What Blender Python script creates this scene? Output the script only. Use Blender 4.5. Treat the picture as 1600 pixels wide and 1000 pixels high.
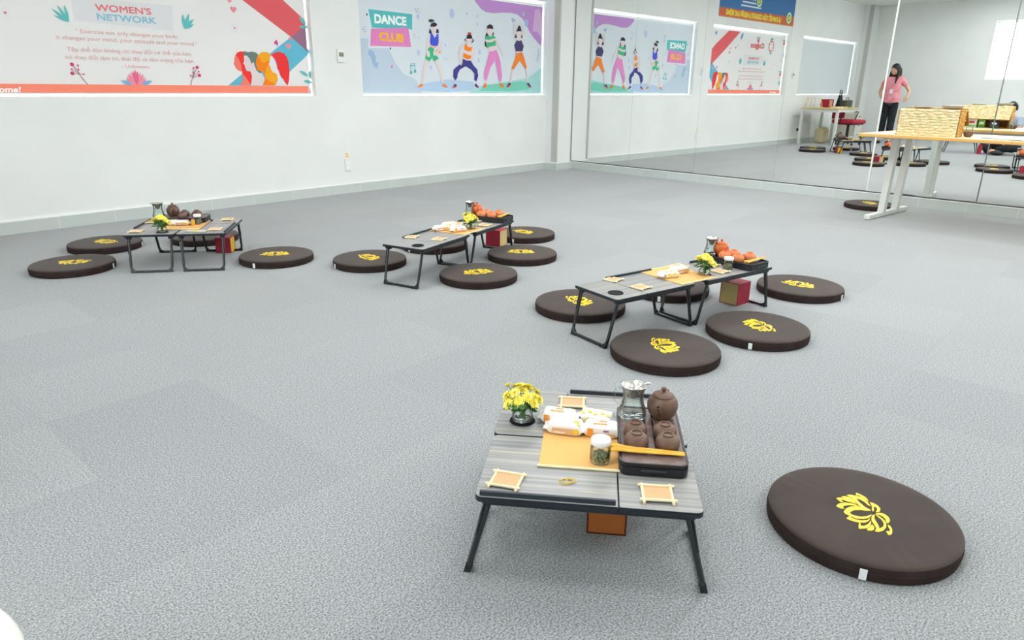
import bpy, bmesh, math, random
from math import sin, cos, pi, radians as R
from mathutils import Vector, Matrix
from mathutils.geometry import tessellate_polygon

for _o in list(bpy.data.objects):
    bpy.data.objects.remove(_o)
scene = bpy.context.scene
COL = scene.collection
rnd = random.Random(7)

# ------------------------------------------------------------------ camera, world, exposure
CAM_H, F_PX, PITCH, ROLL = 1.06, 1079.23, 0.325245, -0.0098595
cam_data = bpy.data.cameras.new('camera')
cam_data.sensor_width = 36.0
cam_data.lens = F_PX / 1600 * 36.0
cam_data.clip_start = 0.05
cam = bpy.data.objects.new('camera', cam_data)
COL.objects.link(cam)
_r = Vector((1, 0, 0)); _u = Vector((0, sin(PITCH), cos(PITCH))); _f = Vector((0, cos(PITCH), -sin(PITCH)))
_rr = cos(ROLL) * _r - sin(ROLL) * _u
_uu = sin(ROLL) * _r + cos(ROLL) * _u
cam.matrix_world = Matrix(((_rr.x, _uu.x, -_f.x, 0), (_rr.y, _uu.y, -_f.y, 0), (_rr.z, _uu.z, -_f.z, CAM_H), (0, 0, 0, 1)))
scene.camera = cam

world = bpy.data.worlds.new('world')
scene.world = world
world.use_nodes = True
_bg = world.node_tree.nodes['Background']
_bg.inputs[0].default_value = (0.93, 0.97, 1.0, 1)
_bg.inputs[1].default_value = 5.0

scene.view_settings.view_transform = 'Standard'
scene.view_settings.look = 'None'
scene.view_settings.gamma = 1
scene.view_settings.use_curve_mapping = False
scene.view_settings.exposure = 0.78
PANEL_W = 11.0      # radiance of the ceiling panels
scene.cycles.max_bounces = 10
scene.cycles.diffuse_bounces = 5
scene.cycles.glossy_bounces = 6
scene.cycles.transmission_bounces = 10
scene.cycles.transparent_max_bounces = 16
scene.cycles.caustics_reflective = True
scene.cycles.blur_glossy = 0.3
scene.cycles.caustics_refractive = False
scene.cycles.sample_clamp_indirect = 8
scene.cycles.use_denoising = True

# ------------------------------------------------------------------ frames of the room
A1, D1 = R(180 - 41.69170613768769), 6.0831011
A2, D2 = R(180 - 135.36971918), 7.4331686
n1 = Vector((cos(A1), sin(A1))); t1 = Vector((n1.y, -n1.x))
n2 = Vector((cos(A2), sin(A2))); t2 = Vector((n2.y, -n2.x))
D3, D4 = 2.9, 3.2
CEIL = 2.87
T_S, T_E = -6.388, 2.6      # mirror wall runs along t2


def lin(h):
    h = h.lstrip('#')
    out = []
    for i in (0, 2, 4):
        c = int(h[i:i + 2], 16) / 255
        out.append(c / 12.92 if c <= 0.04045 else ((c + 0.055) / 1.055) ** 2.4)
    return tuple(out) + (1.0,)


# ------------------------------------------------------------------ materials
_mats = {}


def mat(name, col, rough=0.6, metal=0.0, trans=0.0, ior=1.45, coat=0.0, emit=None, spec=0.5, sheen=0.0, alpha=1.0):
    if name in _mats:
        return _mats[name]
    m = bpy.data.materials.new(name)
    m.use_nodes = True
    b = m.node_tree.nodes['Principled BSDF']
    c = lin(col) if isinstance(col, str) else tuple(col) + ((1.0,) if len(col) == 3 else ())
    b.inputs['Base Color'].default_value = c
    b.inputs['Roughness'].default_value = rough
    b.inputs['Metallic'].default_value = metal
    b.inputs['Transmission Weight'].default_value = trans
    b.inputs['IOR'].default_value = ior
    b.inputs['Coat Weight'].default_value = coat
    b.inputs['Specular IOR Level'].default_value = spec
    b.inputs['Sheen Weight'].default_value = sheen
    b.inputs['Alpha'].default_value = alpha
    if emit:
        b.inputs['Emission Color'].default_value = c
        b.inputs['Emission Strength'].default_value = emit
    m.diffuse_color = c
    _mats[name] = m
    return m


def nodes_of(m):
    nt = m.node_tree
    return nt, nt.nodes, nt.links, nt.nodes['Principled BSDF']


def mottle(m, c1, c2, scale, rot=0.0, stretch=(1, 1, 1), detail=4, bump=0.0, bump_scale=None, contrast=(0.35, 0.65)):
    nt, N, L, b = nodes_of(m)
    tc = N.new('ShaderNodeTexCoord'); mp = N.new('ShaderNodeMapping')
    mp.inputs['Scale'].default_value = stretch; mp.inputs['Rotation'].default_value = (0, 0, rot)
    L.new(tc.outputs['Object'], mp.inputs['Vector'])
    no = N.new('ShaderNodeTexNoise'); no.inputs['Scale'].default_value = scale; no.inputs['Detail'].default_value = detail
    L.new(mp.outputs[0], no.inputs['Vector'])
    cr = N.new('ShaderNodeValToRGB')
    cr.color_ramp.elements[0].position = contrast[0]; cr.color_ramp.elements[1].position = contrast[1]
    cr.color_ramp.elements[0].color = lin(c1); cr.color_ramp.elements[1].color = lin(c2)
    L.new(no.outputs['Fac'], cr.inputs['Fac']); L.new(cr.outputs['Color'], b.inputs['Base Color'])
    if bump:
        bp = N.new('ShaderNodeBump'); bp.inputs['Strength'].default_value = bump; bp.inputs['Distance'].default_value = 0.002
        src = no
        if bump_scale:
            src = N.new('ShaderNodeTexNoise'); src.inputs['Scale'].default_value = bump_scale
            L.new(mp.outputs[0], src.inputs['Vector'])
        L.new(src.outputs['Fac'], bp.inputs['Height']); L.new(bp.outputs[0], b.inputs['Normal'])
    return m


M = {}
M['wall'] = mottle(mat('wall_paint', '#eef0ee', 0.75, spec=0.3), '#eceeec', '#f1f3f1', 1.5, bump=0.03, bump_scale=120)
M['pillar'] = mat('pillar_paint', '#eef0ef', 0.7, spec=0.3)
M['ceiling'] = mottle(mat('ceiling_tile', '#e6e6e2', 0.85), '#dcdcd8', '#eeeeea', 60, contrast=(0.3, 0.6))
M['guard'] = mat('corner_guard', '#c6c6be', 0.3, spec=0.6)
M['rim'] = mat('white_rim', '#f4f6f4', 0.5)
M['mirror'] = mat('mirror_glass', (0.93, 0.955, 0.94), 0.0, metal=1.0)
M['mirror_edge'] = mat('mirror_edge', '#7f8c86', 0.2)
M['ledge'] = mat('gap_shade', '#20282a', 0.6)  # dark colour stands for the shade in the gap below the mirrors
M['lampdiff'] = mat('lamp_diffuser', '#ffffff', 0.5, emit=PANEL_W)
M['lampframe'] = mat('lamp_frame', '#f0f0f0', 0.4)
M['plastic_white'] = mat('plastic_white', '#eef0ec', 0.4)
M['lcd'] = mat('lcd_screen', '#7d8b76', 0.3)
M['dark'] = mat('dark_plastic', '#22262a', 0.4)
M['metalblk'] = mat('black_tube', '#15191d', 0.25, spec=0.7, coat=0.4)
M['edgeblk'] = mat('table_edge', '#1e262e', 0.35)
M['stopper'] = mat('stopper_strip', '#2b333b', 0.4)
M['hole'] = mat('cup_well', '#0b0d10', 0.6, spec=0.2)
M['bamboo'] = mottle(mat('pale_bamboo', '#ecdfb4', 0.55), '#e2d29c', '#f2e8c6', 30, stretch=(1, 12, 12))
M['matcloth'] = mottle(mat('orange_weave', '#e6b878', 0.7), '#dca458', '#e8b974', 260, stretch=(1, 6, 1), contrast=(0.3, 0.7))
M['coaster'] = mottle(mat('peach_weave', '#e6bb98', 0.7), '#d89c6c', '#e6b088', 300, stretch=(1, 5, 1), contrast=(0.3, 0.7))
M['brownclay'] = mottle(mat('brown_clay', '#6b5142', 0.42), '#62493c', '#755a4a', 18)
M['orangeclay'] = mottle(mat('orange_clay', '#cf6a34', 0.3), '#c66028', '#da7840', 18)
M['orangerough'] = mottle(mat('orange_clay_matte', '#de8658', 0.75), '#d67c4c', '#e49064', 22)
M['traydark'] = mat('tray_base', '#1e1e24', 0.35)
M['traytop'] = mottle(mat('tray_top', '#6a5752', 0.35), '#5f4d49', '#75605a', 14, stretch=(1, 10, 1))
M['trayblack'] = mat('tray_black', '#24272c', 0.4)
M['tongs'] = mottle(mat('bamboo_tongs', '#e0aa2e', 0.45), '#d69e24', '#e8b840', 30, stretch=(1, 8, 8))
M['steel'] = mat('brushed_steel', '#dedcd6', 0.25, metal=0.85)
M['dish_steel'] = mat('satin_steel', '#d8dad8', 0.35, metal=0.35)
M['lid_white'] = mat('milky_lid', '#eef0ec', 0.5)
M['tealeaf'] = mottle(mat('dried_tea', '#5d6038', 0.9), '#4a5030', '#aaa878', 260, contrast=(0.4, 0.6))
M['petal'] = mottle(mat('yellow_petal', '#f6ea48', 0.6), '#f5e73c', '#fbf584', 60)
M['petal_core'] = mat('flower_core', '#cfae18', 0.7)
M['leaf'] = mottle(mat('green_leaf', '#3c6b2e', 0.55), '#2f5a26', '#4d8038', 40)
M['stem'] = mat('green_stem', '#6c9440', 0.5)
M['saucer'] = mat('black_saucer', '#101114', 0.2)
M['wrap'] = mat('silver_wrap', '#eceae8', 0.3, coat=0.3, spec=0.7)
M['wrap_y'] = mat('yellow_print', '#e8d224', 0.35)
M['wrap_o'] = mat('orange_print', '#ef9a36', 0.35)
M['wrap_tan'] = mat('tan_print', '#dcb184', 0.4)
M['wrap_p'] = mat('purple_print', '#7a4a94', 0.4)
M['rubber'] = mat('rubber_band', '#dcbc3c', 0.5)
M['redbox'] = mottle(mat('red_card', '#9e1f36', 0.55), '#971b31', '#a8263e', 30)
M['goldface'] = mat('beige_card', '#cdb97c', 0.6)
M['yellowface'] = mat('yellow_card', '#e8b91e', 0.5)
M['orangeface'] = mat('orange_card', '#b0642a', 0.6)
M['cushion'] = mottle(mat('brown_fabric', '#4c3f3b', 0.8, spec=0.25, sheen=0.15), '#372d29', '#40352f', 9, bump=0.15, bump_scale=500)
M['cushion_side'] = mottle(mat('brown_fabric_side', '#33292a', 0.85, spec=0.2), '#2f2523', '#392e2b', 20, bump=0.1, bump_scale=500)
M['embroid'] = mat('yellow_thread', '#efd026', 0.45, spec=0.5)
M['tag'] = mat('white_tag', '#e8ecec', 0.6)
M['beech'] = mottle(mat('beech_top', '#ead6ae', 0.4), '#e4cda2', '#f0dfbc', 6, stretch=(1, 9, 1))
M['beech_edge'] = mat('beech_edge', '#e2ae62', 0.45)
M['legwhite'] = mat('white_metal_leg', '#d9ddd8', 0.4)
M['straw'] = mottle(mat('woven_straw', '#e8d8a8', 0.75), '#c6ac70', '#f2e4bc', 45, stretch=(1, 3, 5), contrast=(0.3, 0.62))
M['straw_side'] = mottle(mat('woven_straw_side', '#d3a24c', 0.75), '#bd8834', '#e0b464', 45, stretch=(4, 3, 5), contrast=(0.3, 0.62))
M['straw_in'] = mat('straw_inside', '#a87a34', 0.8)
M['paper'] = mat('paper', '#f2f3f6', 0.6)
M['skin'] = mat('skin', '#dcae90', 0.55, spec=0.4)
M['hair'] = mat('black_hair', '#1c1a1c', 0.45)
M['pink'] = mottle(mat('pink_cloth', '#ee98a2', 0.8), '#ea8c98', '#f2a6ae', 14)
M['blackcloth'] = mottle(mat('black_cloth', '#1d1f24', 0.8), '#17191d', '#262a30', 10)
M['bluecloth'] = mat('grey_blue_cloth', '#aab6c6', 0.8)
M['darkredbox'] = mat('dark_red_card', '#56180f', 0.6)
M['redcloth'] = mat('red_upholstery', '#b0203c', 0.75)
M['maroon'] = mat('maroon_underside', '#40101e', 0.6)
M['cream'] = mat('cream_metal', '#e2dfd2', 0.5)
M['creamcloth'] = mat('cream_sack', '#cfc39e', 0.8)
M['tote'] = mat('black_tote', '#1a1c20', 0.7)
M['olive'] = mat('olive_bag', '#4a4a3e', 0.7)
M['tanwood'] = mat('tan_wood', '#dcc48e', 0.5)
M['green'] = mat('green_print', '#7cc04a', 0.5)
M['navy'] = mat('navy_print', '#262c4a', 0.5)
M['redprint'] = mat('red_print', '#d2443c', 0.5)


def make_carpet():
    m = mat('carpet_tiles', '#9aa0a3', 0.95, spec=0.1, sheen=0.35)
    nt, N, L, b = nodes_of(m)
    tc = N.new('ShaderNodeTexCoord'); mp = N.new('ShaderNodeMapping')
    mp.inputs['Rotation'].default_value = (0, 0, -math.atan2(t1.y, t1.x))
    L.new(tc.outputs['Object'], mp.inputs['Vector'])
    def noise(scale, detail=3):
        n = N.new('ShaderNodeTexNoise'); n.inputs['Scale'].default_value = scale; n.inputs['Detail'].default_value = detail
        L.new(mp.outputs[0], n.inputs['Vector']); return n
    fine = noise(230, 6); mid = noise(70, 2); big = noise(0.9, 3)
    cr = N.new('ShaderNodeValToRGB'); e = cr.color_ramp.elements
    e[0].position = 0.36; e[1].position = 0.64; e[0].color = lin('#676c6e'); e[1].color = lin('#aeb2b3')
    L.new(fine.outputs['Fac'], cr.inputs['Fac'])
    # 50 cm tiles, each a slightly different tone, laid quarter-turned
    ch = N.new('ShaderNodeTexBrick')
    ch.offset = 0.0; ch.inputs['Scale'].default_value = 1.0
    ch.inputs['Brick Width'].default_value = 0.5; ch.inputs['Row Height'].default_value = 0.5
    ch.inputs['Mortar Size'].default_value = 0.0015; ch.inputs['Mortar Smooth'].default_value = 0.6
    ch.inputs['Color1'].default_value = (0.455, 0.455, 0.46, 1); ch.inputs['Color2'].default_value = (0.53, 0.53, 0.53, 1)
    ch.inputs['Mortar'].default_value = (0.46, 0.46, 0.46, 1)
    L.new(mp.outputs[0], ch.inputs['Vector'])
    m1 = N.new('ShaderNodeMixRGB'); m1.blend_type = 'OVERLAY'; m1.inputs[0].default_value = 0.75
    L.new(cr.outputs[0], m1.inputs[1]); L.new(ch.outputs['Color'], m1.inputs[2])
    cr2 = N.new('ShaderNodeValToRGB'); e = cr2.color_ramp.elements
    e[0].position = 0.3; e[1].position = 0.7; e[0].color = (0.47, 0.47, 0.46, 1); e[1].color = (0.53, 0.53, 0.535, 1)
    L.new(mid.outputs['Fac'], cr2.inputs['Fac'])
    m2 = N.new('ShaderNodeMixRGB'); m2.blend_type = 'OVERLAY'; m2.inputs[0].default_value = 0.8
    L.new(m1.outputs[0], m2.inputs[1]); L.new(cr2.outputs[0], m2.inputs[2])
    # faint beige wear
    cr3 = N.new('ShaderNodeValToRGB'); e = cr3.color_ramp.elements
    e[0].position = 0.55; e[1].position = 0.8; e[0].color = (0, 0, 0, 1); e[1].color = (0.22, 0.22, 0.22, 1)
    L.new(big.outputs['Fac'], cr3.inputs['Fac'])
    m3 = N.new('ShaderNodeMixRGB'); m3.inputs[2].default_value = lin('#aaa79a')
    L.new(cr3.outputs[0], m3.inputs[0]); L.new(m2.outputs[0], m3.inputs[1])
    L.new(m3.outputs[0], b.inputs['Base Color'])
    bp = N.new('ShaderNodeBump'); bp.inputs['Strength'].default_value = 0.08; bp.inputs['Distance'].default_value = 0.002
    L.new(fine.outputs['Fac'], bp.inputs['Height']); L.new(bp.outputs[0], b.inputs['Normal'])
    return m


M['carpet'] = make_carpet()


def make_tabletop():
    m = mat('grey_zebra_laminate', '#8b8f92', 0.32, spec=0.5)
    nt, N, L, b = nodes_of(m)
    tc = N.new('ShaderNodeTexCoord'); mp = N.new('ShaderNodeMapping')
    mp.inputs['Scale'].default_value = (0.35, 26, 1)
    L.new(tc.outputs['Object'], mp.inputs['Vector'])
    no = N.new('ShaderNodeTexNoise'); no.inputs['Scale'].default_value = 3.2; no.inputs['Detail'].default_value = 5
    L.new(mp.outputs[0], no.inputs['Vector'])
    cr = N.new('ShaderNodeValToRGB'); e = cr.color_ramp.elements
    e[0].position = 0.34; e[1].position = 0.66; e[0].color = lin('#7b7f82'); e[1].color = lin('#a09f9c')
    L.new(no.outputs['Fac'], cr.inputs['Fac'])
    # thin yellowish veins
    mp2 = N.new('ShaderNodeMapping'); mp2.inputs['Scale'].default_value = (0.5, 30, 1); mp2.inputs['Location'].default_value = (3, 7, 0)
    L.new(tc.outputs['Object'], mp2.inputs['Vector'])
    n2_ = N.new('ShaderNodeTexNoise'); n2_.inputs['Scale'].default_value = 1.6; n2_.inputs['Detail'].default_value = 1
    L.new(mp2.outputs[0], n2_.inputs['Vector'])
    c2 = N.new('ShaderNodeValToRGB'); e = c2.color_ramp.elements
    e[0].position = 0.485; e[0].color = (0, 0, 0, 1); e[1].position = 0.5; e[1].color = (0.8, 0.8, 0.8, 1)
    e3 = c2.color_ramp.elements.new(0.515); e3.color = (0, 0, 0, 1)
    L.new(n2_.outputs['Fac'], c2.inputs['Fac'])
    mx = N.new('ShaderNodeMixRGB'); mx.inputs[2].default_value = lin('#bdb28c')
    L.new(c2.outputs[0], mx.inputs[0]); L.new(cr.outputs[0], mx.inputs[1]); L.new(mx.outputs[0], b.inputs['Base Color'])
    return m


M['tabletop'] = make_tabletop()


def make_tilebase():
    m = mat('skirting_tile', '#c9d0cc', 0.4)
    nt, N, L, b = nodes_of(m)
    tc = N.new('ShaderNodeTexCoord')
    br = N.new('ShaderNodeTexBrick'); br.offset = 0.0
    br.inputs['Scale'].default_value = 1.0; br.inputs['Brick Width'].default_value = 0.4; br.inputs['Row Height'].default_value = 2.0
    br.inputs['Mortar Size'].default_value = 0.003
    br.inputs['Color1'].default_value = lin('#c9d1cc'); br.inputs['Color2'].default_value = lin('#cdd4d1'); br.inputs['Mortar'].default_value = lin('#dfe5e1')
    L.new(tc.outputs['Object'], br.inputs['Vector']); L.new(br.outputs['Color'], b.inputs['Base Color'])
    return m


M['skirting'] = make_tilebase()


def make_blind(name, col):
    m = bpy.data.materials.new(name); m.use_nodes = True
    nt = m.node_tree; N = nt.nodes; L = nt.links
    for n in list(N):
        N.remove(n)
    o = N.new('ShaderNodeOutputMaterial'); d = N.new('ShaderNodeBsdfDiffuse'); t = N.new('ShaderNodeBsdfTranslucent'); x = N.new('ShaderNodeMixShader')
    d.inputs[0].default_value = lin(col); t.inputs[0].default_value = lin(col); x.inputs[0].default_value = 0.06
    L.new(d.outputs[0], x.inputs[1]); L.new(t.outputs[0], x.inputs[2]); L.new(x.outputs[0], o.inputs[0])
    return m


def make_pane():
    m = bpy.data.materials.new('window_pane'); m.use_nodes = True
    nt = m.node_tree; N = nt.nodes; L = nt.links
    for n in list(N):
        N.remove(n)
    o = N.new('ShaderNodeOutputMaterial'); d = N.new('ShaderNodeBsdfTransparent'); g = N.new('ShaderNodeBsdfGlossy'); x = N.new('ShaderNodeMixShader')
    d.inputs[0].default_value = (0.94, 0.97, 0.96, 1); g.inputs['Roughness'].default_value = 0.0; x.inputs[0].default_value = 0.05
    L.new(d.outputs[0], x.inputs[1]); L.new(g.outputs[0], x.inputs[2]); L.new(x.outputs[0], o.inputs[0])
    return m


M['pane'] = make_pane()


def make_clear_glass():
    m = bpy.data.materials.new('clear_glass'); m.use_nodes = True
    nt = m.node_tree; N = nt.nodes; L = nt.links
    for n in list(N):
        N.remove(n)
    o = N.new('ShaderNodeOutputMaterial'); d = N.new('ShaderNodeBsdfTransparent'); g = N.new('ShaderNodeBsdfGlossy'); x = N.new('ShaderNodeMixShader')
    d.inputs[0].default_value = (0.93, 0.96, 0.955, 1); g.inputs['Roughness'].default_value = 0.03
    lw = N.new('ShaderNodeLayerWeight'); lw.inputs['Blend'].default_value = 0.22
    ma = N.new('ShaderNodeMath'); ma.operation = 'MULTIPLY_ADD'; ma.inputs[1].default_value = 0.75; ma.inputs[2].default_value = 0.02
    L.new(lw.outputs['Fresnel'], ma.inputs[0]); L.new(ma.outputs[0], x.inputs[0])
    L.new(d.outputs[0], x.inputs[1]); L.new(g.outputs[0], x.inputs[2]); L.new(x.outputs[0], o.inputs[0])
    return m


M['glass'] = make_clear_glass()


# ------------------------------------------------------------------ mesh helpers
class MB:
    """collects shapes and links them as one mesh object"""
    def __init__(self):
        self.v = []; self.f = []; self.mi = []; self.sm = []

    def add(self, v, f, mi=0, smooth=False, T=None):
        o = len(self.v)
        self.v += [tuple(T @ Vector(p)) if T is not None else tuple(p) for p in v]
        for q in f:
            self.f.append([i + o for i in q]); self.mi.append(mi); self.sm.append(smooth)
        return self

    def box(self, c, s, rz=0.0, mi=0, T=None):
        hx, hy, hz = s[0] / 2, s[1] / 2, s[2] / 2
        vs = []
        for z in (-hz, hz):
            for x, y in ((-hx, -hy), (hx, -hy), (hx, hy), (-hx, hy)):
                vs.append((c[0] + x * cos(rz) - y * sin(rz), c[1] + x * sin(rz) + y * cos(rz), c[2] + z))
        return self.add(vs, [(3, 2, 1, 0), (4, 5, 6, 7), (0, 1, 5, 4), (1, 2, 6, 5), (2, 3, 7, 6), (3, 0, 4, 7)], mi, False, T)

    def bbox(self, c, s, bev=0.005, seg=2, mi=0, T=None, smooth=False):
        bm = bmesh.new()
        bmesh.ops.create_cube(bm, size=1)
        for v in bm.verts:
            v.co = Vector((v.co.x * s[0], v.co.y * s[1], v.co.z * s[2]))
        bmesh.ops.bevel(bm, geom=list(bm.edges), offset=bev, segments=seg, affect='EDGES', profile=0.5)
        for v in bm.verts:
            v.co += Vector(c)
        return self.frombm(bm, mi, smooth, T)

    def frombm(self, bm, mi=0, smooth=False, T=None):
        bm.verts.index_update()
        self.add([v.co.copy() for v in bm.verts], [[v.index for v in f.verts] for f in bm.faces], mi, smooth, T)
        bm.free(); return self

    def prism(self, poly, z0, z1, mi=0, T=None, bev=0.0, seg=2):
        bm = bmesh.new()
        vs = [bm.verts.new((p[0], p[1], z0)) for p in poly]
        f = bm.faces.new(vs)
        r = bmesh.ops.extrude_face_region(bm, geom=[f])
        top = [e for e in r['geom'] if isinstance(e, bmesh.types.BMVert)]
        for v in top:
            v.co.z = z1
        bmesh.ops.recalc_face_normals(bm, faces=bm.faces)
        if bev:
            ed = [e for e in bm.edges if abs(e.verts[0].co.z - e.verts[1].co.z) < 1e-6]
            bmesh.ops.bevel(bm, geom=ed, offset=bev, segments=seg, affect='EDGES')
        return self.frombm(bm, mi, False, T)

    def lathe(self, prof, n=32, mi=0, c=(0, 0, 0), T=None, sx=1.0, sy=1.0, smooth=True, close=False):
        vs = []; fs = []
        for r, z in prof:
            for k in range(n):
                a = 2 * pi * k / n
                vs.append((c[0] + r * cos(a) * sx, c[1] + r * sin(a) * sy, c[2] + z))
        m = len(prof)
        for i in range(m - 1 + (1 if close else 0)):
            for k in range(n):
                a, b = i * n + k, i * n + (k + 1) % n
                c2, d = ((i + 1) % m) * n + (k + 1) % n, ((i + 1) % m) * n + k
                fs.append((a, b, c2, d))
        if not close:
            if prof[0][0] > 1e-5:
                fs.append(tuple(reversed(range(n))))
            if prof[-1][0] > 1e-5:
                fs.append(tuple(range((m - 1) * n, m * n)))
        return self.add(vs, fs, mi, smooth, T)

    def tube(self, pts, r, n=8, mi=0, T=None, cap=True, smooth=True, flat=1.0):
        pts = [Vector(p) for p in pts]
        rr = r if isinstance(r, (list, tuple)) else [r] * len(pts)
        vs = []; fs = []
        t0 = (pts[1] - pts[0]).normalized()
        up = Vector((0, 0, 1)) if abs(t0.z) < 0.9 else Vector((0, 1, 0))
        u = t0.cross(up).normalized()
        for i, p in enumerate(pts):
            if i == 0:
                t = pts[1] - pts[0]
            elif i == len(pts) - 1:
                t = pts[-1] - pts[-2]
            else:
                t = (pts[i + 1] - pts[i]).normalized() + (pts[i] - pts[i - 1]).normalized()
            t.normalize()
            u = (u - t * u.dot(t)).normalized(); w = t.cross(u)
            for k in range(n):
                a = 2 * pi * k / n
                vs.append(p + (u * cos(a) + w * sin(a) * flat) * rr[i])
        for i in range(len(pts) - 1):
            for k in range(n):
                fs.append((i * n + k, i * n + (k + 1) % n, (i + 1) * n + (k + 1) % n, (i + 1) * n + k))
        if cap:
            fs.append(tuple(reversed(range(n)))); fs.append(tuple(range((len(pts) - 1) * n, len(pts) * n)))
        return self.add(vs, fs, mi, smooth, T)

    def ball(self, c, s, n=16, m=10, mi=0, T=None):
        s = s if isinstance(s, (tuple, list)) else (s, s, s)
        vs = [(c[0], c[1], c[2] - s[2])]; fs = []
        for j in range(1, m):
            ph = -pi / 2 + pi * j / m
            for k in range(n):
                a = 2 * pi * k / n
                vs.append((c[0] + s[0] * cos(ph) * cos(a), c[1] + s[1] * cos(ph) * sin(a), c[2] + s[2] * sin(ph)))
        vs.append((c[0], c[1], c[2] + s[2]))
        for k in range(n):
            fs.append((0, 1 + (k + 1) % n, 1 + k)); fs.append((len(vs) - 1, 1 + (m - 2) * n + k, 1 + (m - 2) * n + (k + 1) % n))
        for j in range(m - 2):
            for k in range(n):
                a = 1 + j * n
                fs.append((a + k, a + (k + 1) % n, a + n + (k + 1) % n, a + n + k))
        return self.add(vs, fs, mi, True, T)

    def flat(self, poly, y=0.0, mi=0, axis='y'):
        """a filled outline in the x-z plane (axis y) or x-y plane (axis z)"""
        tri = tessellate_polygon([[Vector((p[0], p[1], 0)) for p in poly]])
        if axis == 'y':
            vs = [(p[0], y, p[1]) for p in poly]
        else:
            vs = [(p[0], p[1], y) for p in poly]
        return self.add(vs, [list(t) for t in tri], mi, False)

    def build(self, name, mats, parent=None, loc=None, rz=0.0):
        me = bpy.data.meshes.new(name)
        me.from_pydata([tuple(v) for v in self.v], [], self.f)
        for m in (mats if isinstance(mats, (list, tuple)) else [mats]):
            me.materials.append(m)
        me.polygons.foreach_set('material_index', self.mi)
        me.polygons.foreach_set('use_smooth', self.sm)
        me.update()
        if any(self.sm):
            try:
                me.set_sharp_from_angle(angle=R(42))
            except Exception:
                pass
        o = bpy.data.objects.new(name, me)
        COL.objects.link(o)
        if parent is not None:
            o.parent = parent
        if loc is not None:
            o.location = loc
        o.rotation_euler = (0, 0, rz)
        return o


def tag(o, label=None, cat=None, group=None, kind=None):
    if label: o['label'] = label
    if cat: o['category'] = cat
    if group: o['group'] = group
    if kind: o['kind'] = kind
    return o


def thing(name, label, cat, loc=(0, 0, 0), rz=0.0, group=None):
    o = bpy.data.objects.new(name, None)
    COL.objects.link(o); o.empty_display_size = 0.05
    o.location = loc; o.rotation_euler = (0, 0, rz)
    return tag(o, label, cat, group)


def dup(src, loc, rz=None, label=None, group=None):
    """a copy of a thing with copies of its parts and sub-parts"""
    def rec(o, par):
        c = o.copy(); COL.objects.link(c); c.parent = par
        if par is not None:
            c.matrix_parent_inverse = o.matrix_parent_inverse.copy()
        for ch in o.children:
            rec(ch, c)
        return c
    c = rec(src, None)
    c.location = loc
    if rz is not None: c.rotation_euler = (0, 0, rz)
    if label: c['label'] = label
    if group: c['group'] = group
    return c


def F1(s, y, z):      # wall 1 local (along, into the wall, up) -> world
    p = t1 * s + n1 * (D1 + y)
    return Vector((p.x, p.y, z))


def ray(u, v):
    X = (u - 800) / F_PX; Y = -(v - 500) / F_PX
    X, Y = cos(ROLL) * X + sin(ROLL) * Y, -sin(ROLL) * X + cos(ROLL) * Y
    return Vector((X, cos(PITCH) + Y * sin(PITCH), -sin(PITCH) + Y * cos(PITCH)))


def on_wall1(u, v, y=0.07):       # photo point -> (along, height) on the plane of the blinds
    d = ray(u, v); d2 = Vector((d.x, d.y)); t = (D1 + y) / n1.dot(d2)
    q = d2 * t
    return (q.dot(t1), CAM_H + d.z * t)


R1, R2 = math.atan2(t1.y, t1.x), math.atan2(t2.y, t2.x)
O1 = Vector((n1.x * D1, n1.y * D1, 0)); O2 = Vector((n2.x * D2, n2.y * D2, 0))
R3 = math.atan2(n1.y, n1.x); O3 = Vector((-t1.x * D3, -t1.y * D3, 0))   # wall 3: x along n1, y outward (-t1)


_font_cache = {}


def text_geo(s, bold=0.0):
    key = (s, bold)
    if key in _font_cache:
        return _font_cache[key]
    cu = bpy.data.curves.new('lettering', 'FONT'); cu.body = s; cu.size = 1.0; cu.offset = bold; cu.resolution_u = 3
    o = bpy.data.objects.new('lettering', cu); COL.objects.link(o)
    dg = bpy.context.evaluated_depsgraph_get(); dg.update()
    me = bpy.data.meshes.new_from_object(o.evaluated_get(dg))
    v = [(p.co.x, p.co.y) for p in me.vertices]; f = [list(p.vertices) for p in me.polygons]
    bpy.data.objects.remove(o); bpy.data.curves.remove(cu); bpy.data.meshes.remove(me)
    _font_cache[key] = (v, f)
    return v, f


def put_text(mb, s, x0, x1, z, cap, y, mi=0, bold=0.0, shear=0.0):
    if bold:        # thicker strokes: the same outline laid down a few times, slightly apart
        b = bold * cap * 1.5
        for i, (dx, dz) in enumerate(((-b, -b), (b, -b), (-b, b), (b, b), (0, 0))):
            put_text(mb, s, x0 + dx, x1 + dx, z + dz, cap, y - .00004 * i, mi, 0.0, shear)
        return
    """lettering between x0 and x1 with its baseline at z and capital height cap, in the local x-z plane"""
    v, f = text_geo(s, bold)
    if not v:
        return
    a = min(p[0] for p in v); b = max(p[0] for p in v)
    k = (x1 - x0) / (b - a); h = cap / 0.69
    mb.add([(x0 + (p[0] - a) * k + shear * p[1] * h, y, z + p[1] * h) for p in v], f, mi)

# ------------------------------------------------------------------ the room
def structure(name, mb, m, **k):
    o = mb.build(name, m, **k); o['kind'] = 'structure'; return o


PS = 7.466            # wall 1 ends here, the corner pillar begins
PEND = 7.86
corner12 = F1(PEND, 0, 0)
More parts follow.
